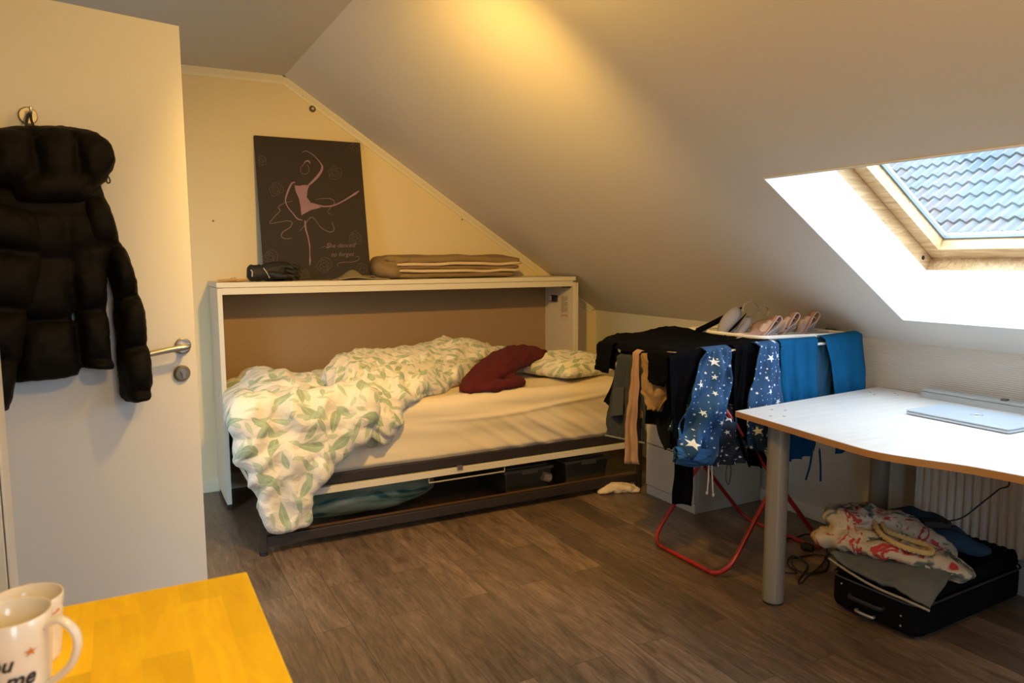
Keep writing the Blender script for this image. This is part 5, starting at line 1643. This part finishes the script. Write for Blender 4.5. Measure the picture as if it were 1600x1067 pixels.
fl = heap('floral_shorts', floral(), [
    ([V(0.02, 0.40, 0.225), V(0.05, 0.30, 0.245), V(0.08, 0.20, 0.245), V(0.12, 0.10, 0.240), V(0.16, 0.00, 0.222), V(0.17, -0.03, 0.205)], [(0.05, 0.05, 0.03), (0.07, 0.06, 0.04), (0.08, 0.06, 0.035), (0.07, 0.06, 0.03), (0.06, 0.05, 0.03), (0.05, 0.03, 0.02)]),
    ([V(0.08, 0.36, 0.300), V(0.15, 0.30, 0.315), V(0.20, 0.20, 0.285), V(0.23, 0.08, 0.24)], [(0.07, 0.07, 0.05), (0.07, 0.07, 0.045), (0.07, 0.06, 0.045), (0.05, 0.06, 0.03)]),
    ([V(0.06, 0.36, 0.24), V(0.12, 0.36, 0.24)], [(0.06, 0.05, 0.05), (0.06, 0.05, 0.05)])], 0.009, 3, (lambda p, n_: 0.030*(0.3-abs(noise.noise(Vector((p.x*9, p.y*13, p.z*9)))))+0.012*(0.3-abs(noise.noise(p*26)))+0.005*noise.noise(p*45)), 'cream and red floral swim shorts heaped on the suitcase', 'shorts')
# rope tie
def tw(pts, r, nm, mat, par, twist=True):
    q = catmull(pts, 10)
    if twist:
        mb = MB()
        for s_ in (0, 1, 2):
            mb.tube([p+Vector((0, math.cos(i*0.95+s_*2.094), math.sin(i*0.95+s_*2.094)))*r*0.5 for i, p in enumerate(q)], r*0.62, 6)
    else: mb = MB().tube(q, r, 8)
    return mb.build(nm, mat, par, smooth=True)
ropeo = tw([V(0.11, 0.26, 0.320), V(0.06, 0.20, 0.300), V(0.04, 0.13, 0.288), V(0.055, 0.06, 0.280), V(0.09, 0.03, 0.278), V(0.125, 0.06, 0.285), V(0.11, 0.13, 0.292), V(0.09, 0.19, 0.303), V(0.12, 0.23, 0.315)], 0.0105, 'yellow_rope', ROPE, None)
tag(ropeo, 'thick twisted yellow rope looped over the floral shorts', 'rope')
tw([V(0.06, 0.36, 0.318), V(0.05, 0.28, 0.30), V(0.10, 0.26, 0.322), V(0.15, 0.28, 0.342), V(0.10, 0.36, 0.325), V(0.04, 0.42, 0.33)], 0.003, 'drawstring', plain('grey_cord', (0.42, 0.36, 0.30), 0.9), fl, False)
jn = heap('blue_jeans', DENIMB, [
    ([V(0.24, 0.22, 0.205), V(0.33, 0.20, 0.225), V(0.42, 0.16, 0.225), V(0.46, 0.08, 0.205)], [(0.08, 0.09, 0.025), (0.09, 0.10, 0.04), (0.08, 0.09, 0.035), (0.05, 0.05, 0.02)]),
    ([V(0.28, 0.32, 0.245), V(0.38, 0.28, 0.255), V(0.45, 0.22, 0.240)], [(0.07, 0.06, 0.05), (0.08, 0.06, 0.05), (0.05, 0.05, 0.04)])], 0.009, 2, (lambda p, n_: 0.030*(0.3-abs(noise.noise(Vector((p.x*10, p.y*8, p.z*9)))))+0.010*(0.3-abs(noise.noise(p*24)))), 'dark blue jeans bunched on the suitcase against the radiator', 'jeans')
# adapter and its cable
ad_ = thing('power_adapter', V(0.30, 0.36, 0.30), 'black power adapter with a cable rising to the desk', 'power adapter')
pA = PX(2.66)((1462, 818))
mb = MB().box((-0.05, -0.022, -0.014), (0.05, 0.022, 0.014), Matrix.Translation(pA) @ Matrix.Rotation(-0.6, 4, 'Z')); mb.build('brick', RUBBER, ad_, bevel=0.006)
cc = PX(2.66)
pts = [pA+Vector((0.03, -0.03, 0.0)), PX(2.64)((1480, 815)), PX(2.66)((1505, 808)), PX(2.70)((1535, 785)), PX(2.74)((1560, 765)), PX(2.78)((1576, 748)), Vector((2.79, 1.56, 0.702))]
MB().tube(catmull(pts, 6), 0.0028, 8).build('cable', RUBBER, ad_, smooth=True)

# extension cord coil on the floor behind the leg
ec = thing('extension_cord', (2.45, 2.05, 0), 'black cable coiled on the floor between desk leg and suitcase', 'cable')
c = PZ(0.006)
pts = [(1215, 842), (1240, 842), (1262, 838), (1280, 845), (1292, 860), (1288, 880), (1268, 895), (1245, 892), (1236, 878), (1250, 870), (1275, 868), (1292, 875), (1290, 890), (1265, 900), (1252, 915), (1248, 905), (1262, 885), (1240, 872), (1230, 880), (1245, 897), (1225, 898), (1212, 890)]
P_ = [c(p) for p in pts]
P_ = [Vector((p.x, p.y, 0.005+0.006*(i % 3))) for i, p in enumerate(P_)]
MB().tube(catmull(P_, 6), 0.0038, 8).build('cord', RUBBER, ec, smooth=True)
mb = MB()
cap([tuple(c((1258, 860))), tuple(c((1266, 862)))], [(0.022, 0.02, 0.02), (0.018, 0.018, 0.018)], 2)
for i, v in enumerate(mb.v): v.z += 0.018
mb.build('plug', RUBBER, ec, smooth=True)
p1 = c((1288, 876)); p1.z = 0.02
MB().tube(catmull([p1, c((1300, 872))+Vector((0, 0, 0.03)), V(0.02, 0.36, 0.15)+Vector((-0.03, 0.02, -0.03))], 6), 0.0028, 8).build('lead', RUBBER, ec, smooth=True)

# ------------------------------------------------------------------ pendant lamp (just above the frame)
plm = thing('pendant_lamp', (LAMP.x, LAMP.y, LAMP.z), 'small pendant lamp hanging from the flat ceiling', 'lamp')
MB().lathe([(0.05, ZC-LAMP.z-0.022), (0.045, ZC-LAMP.z-0.004), (0.0, ZC-LAMP.z-0.001)], c=(LAMP.x, LAMP.y, LAMP.z), n=24).build('ceiling_rose', WHITE, plm)
MB().tube([(LAMP.x, LAMP.y, ZC-0.02), (LAMP.x, LAMP.y, LAMP.z+0.11)], 0.003, 8).build('cord', WHITE, plm)
MB().lathe([(0.018, 0.06), (0.02, 0.11), (0.0, 0.115)], c=tuple(LAMP), n=18).build('socket', WHITE, plm)
pl2 = thing('pendant_lamp', (LAMP2.x, LAMP2.y, LAMP2.z), 'pendant lamp above the near end of the room, closer to the table', 'lamp')
MB().lathe([(0.05, ZC-LAMP2.z-0.022), (0.045, ZC-LAMP2.z-0.004), (0.0, ZC-LAMP2.z-0.001)], c=tuple(LAMP2), n=24).build('ceiling_rose', WHITE, pl2)
MB().tube([(LAMP2.x, LAMP2.y, ZC-0.02), (LAMP2.x, LAMP2.y, LAMP2.z+0.11)], 0.003, 8).build('cord', WHITE, pl2)
MB().lathe([(0.018, 0.06), (0.02, 0.11), (0.0, 0.115)], c=tuple(LAMP2), n=18).build('socket', WHITE, pl2)
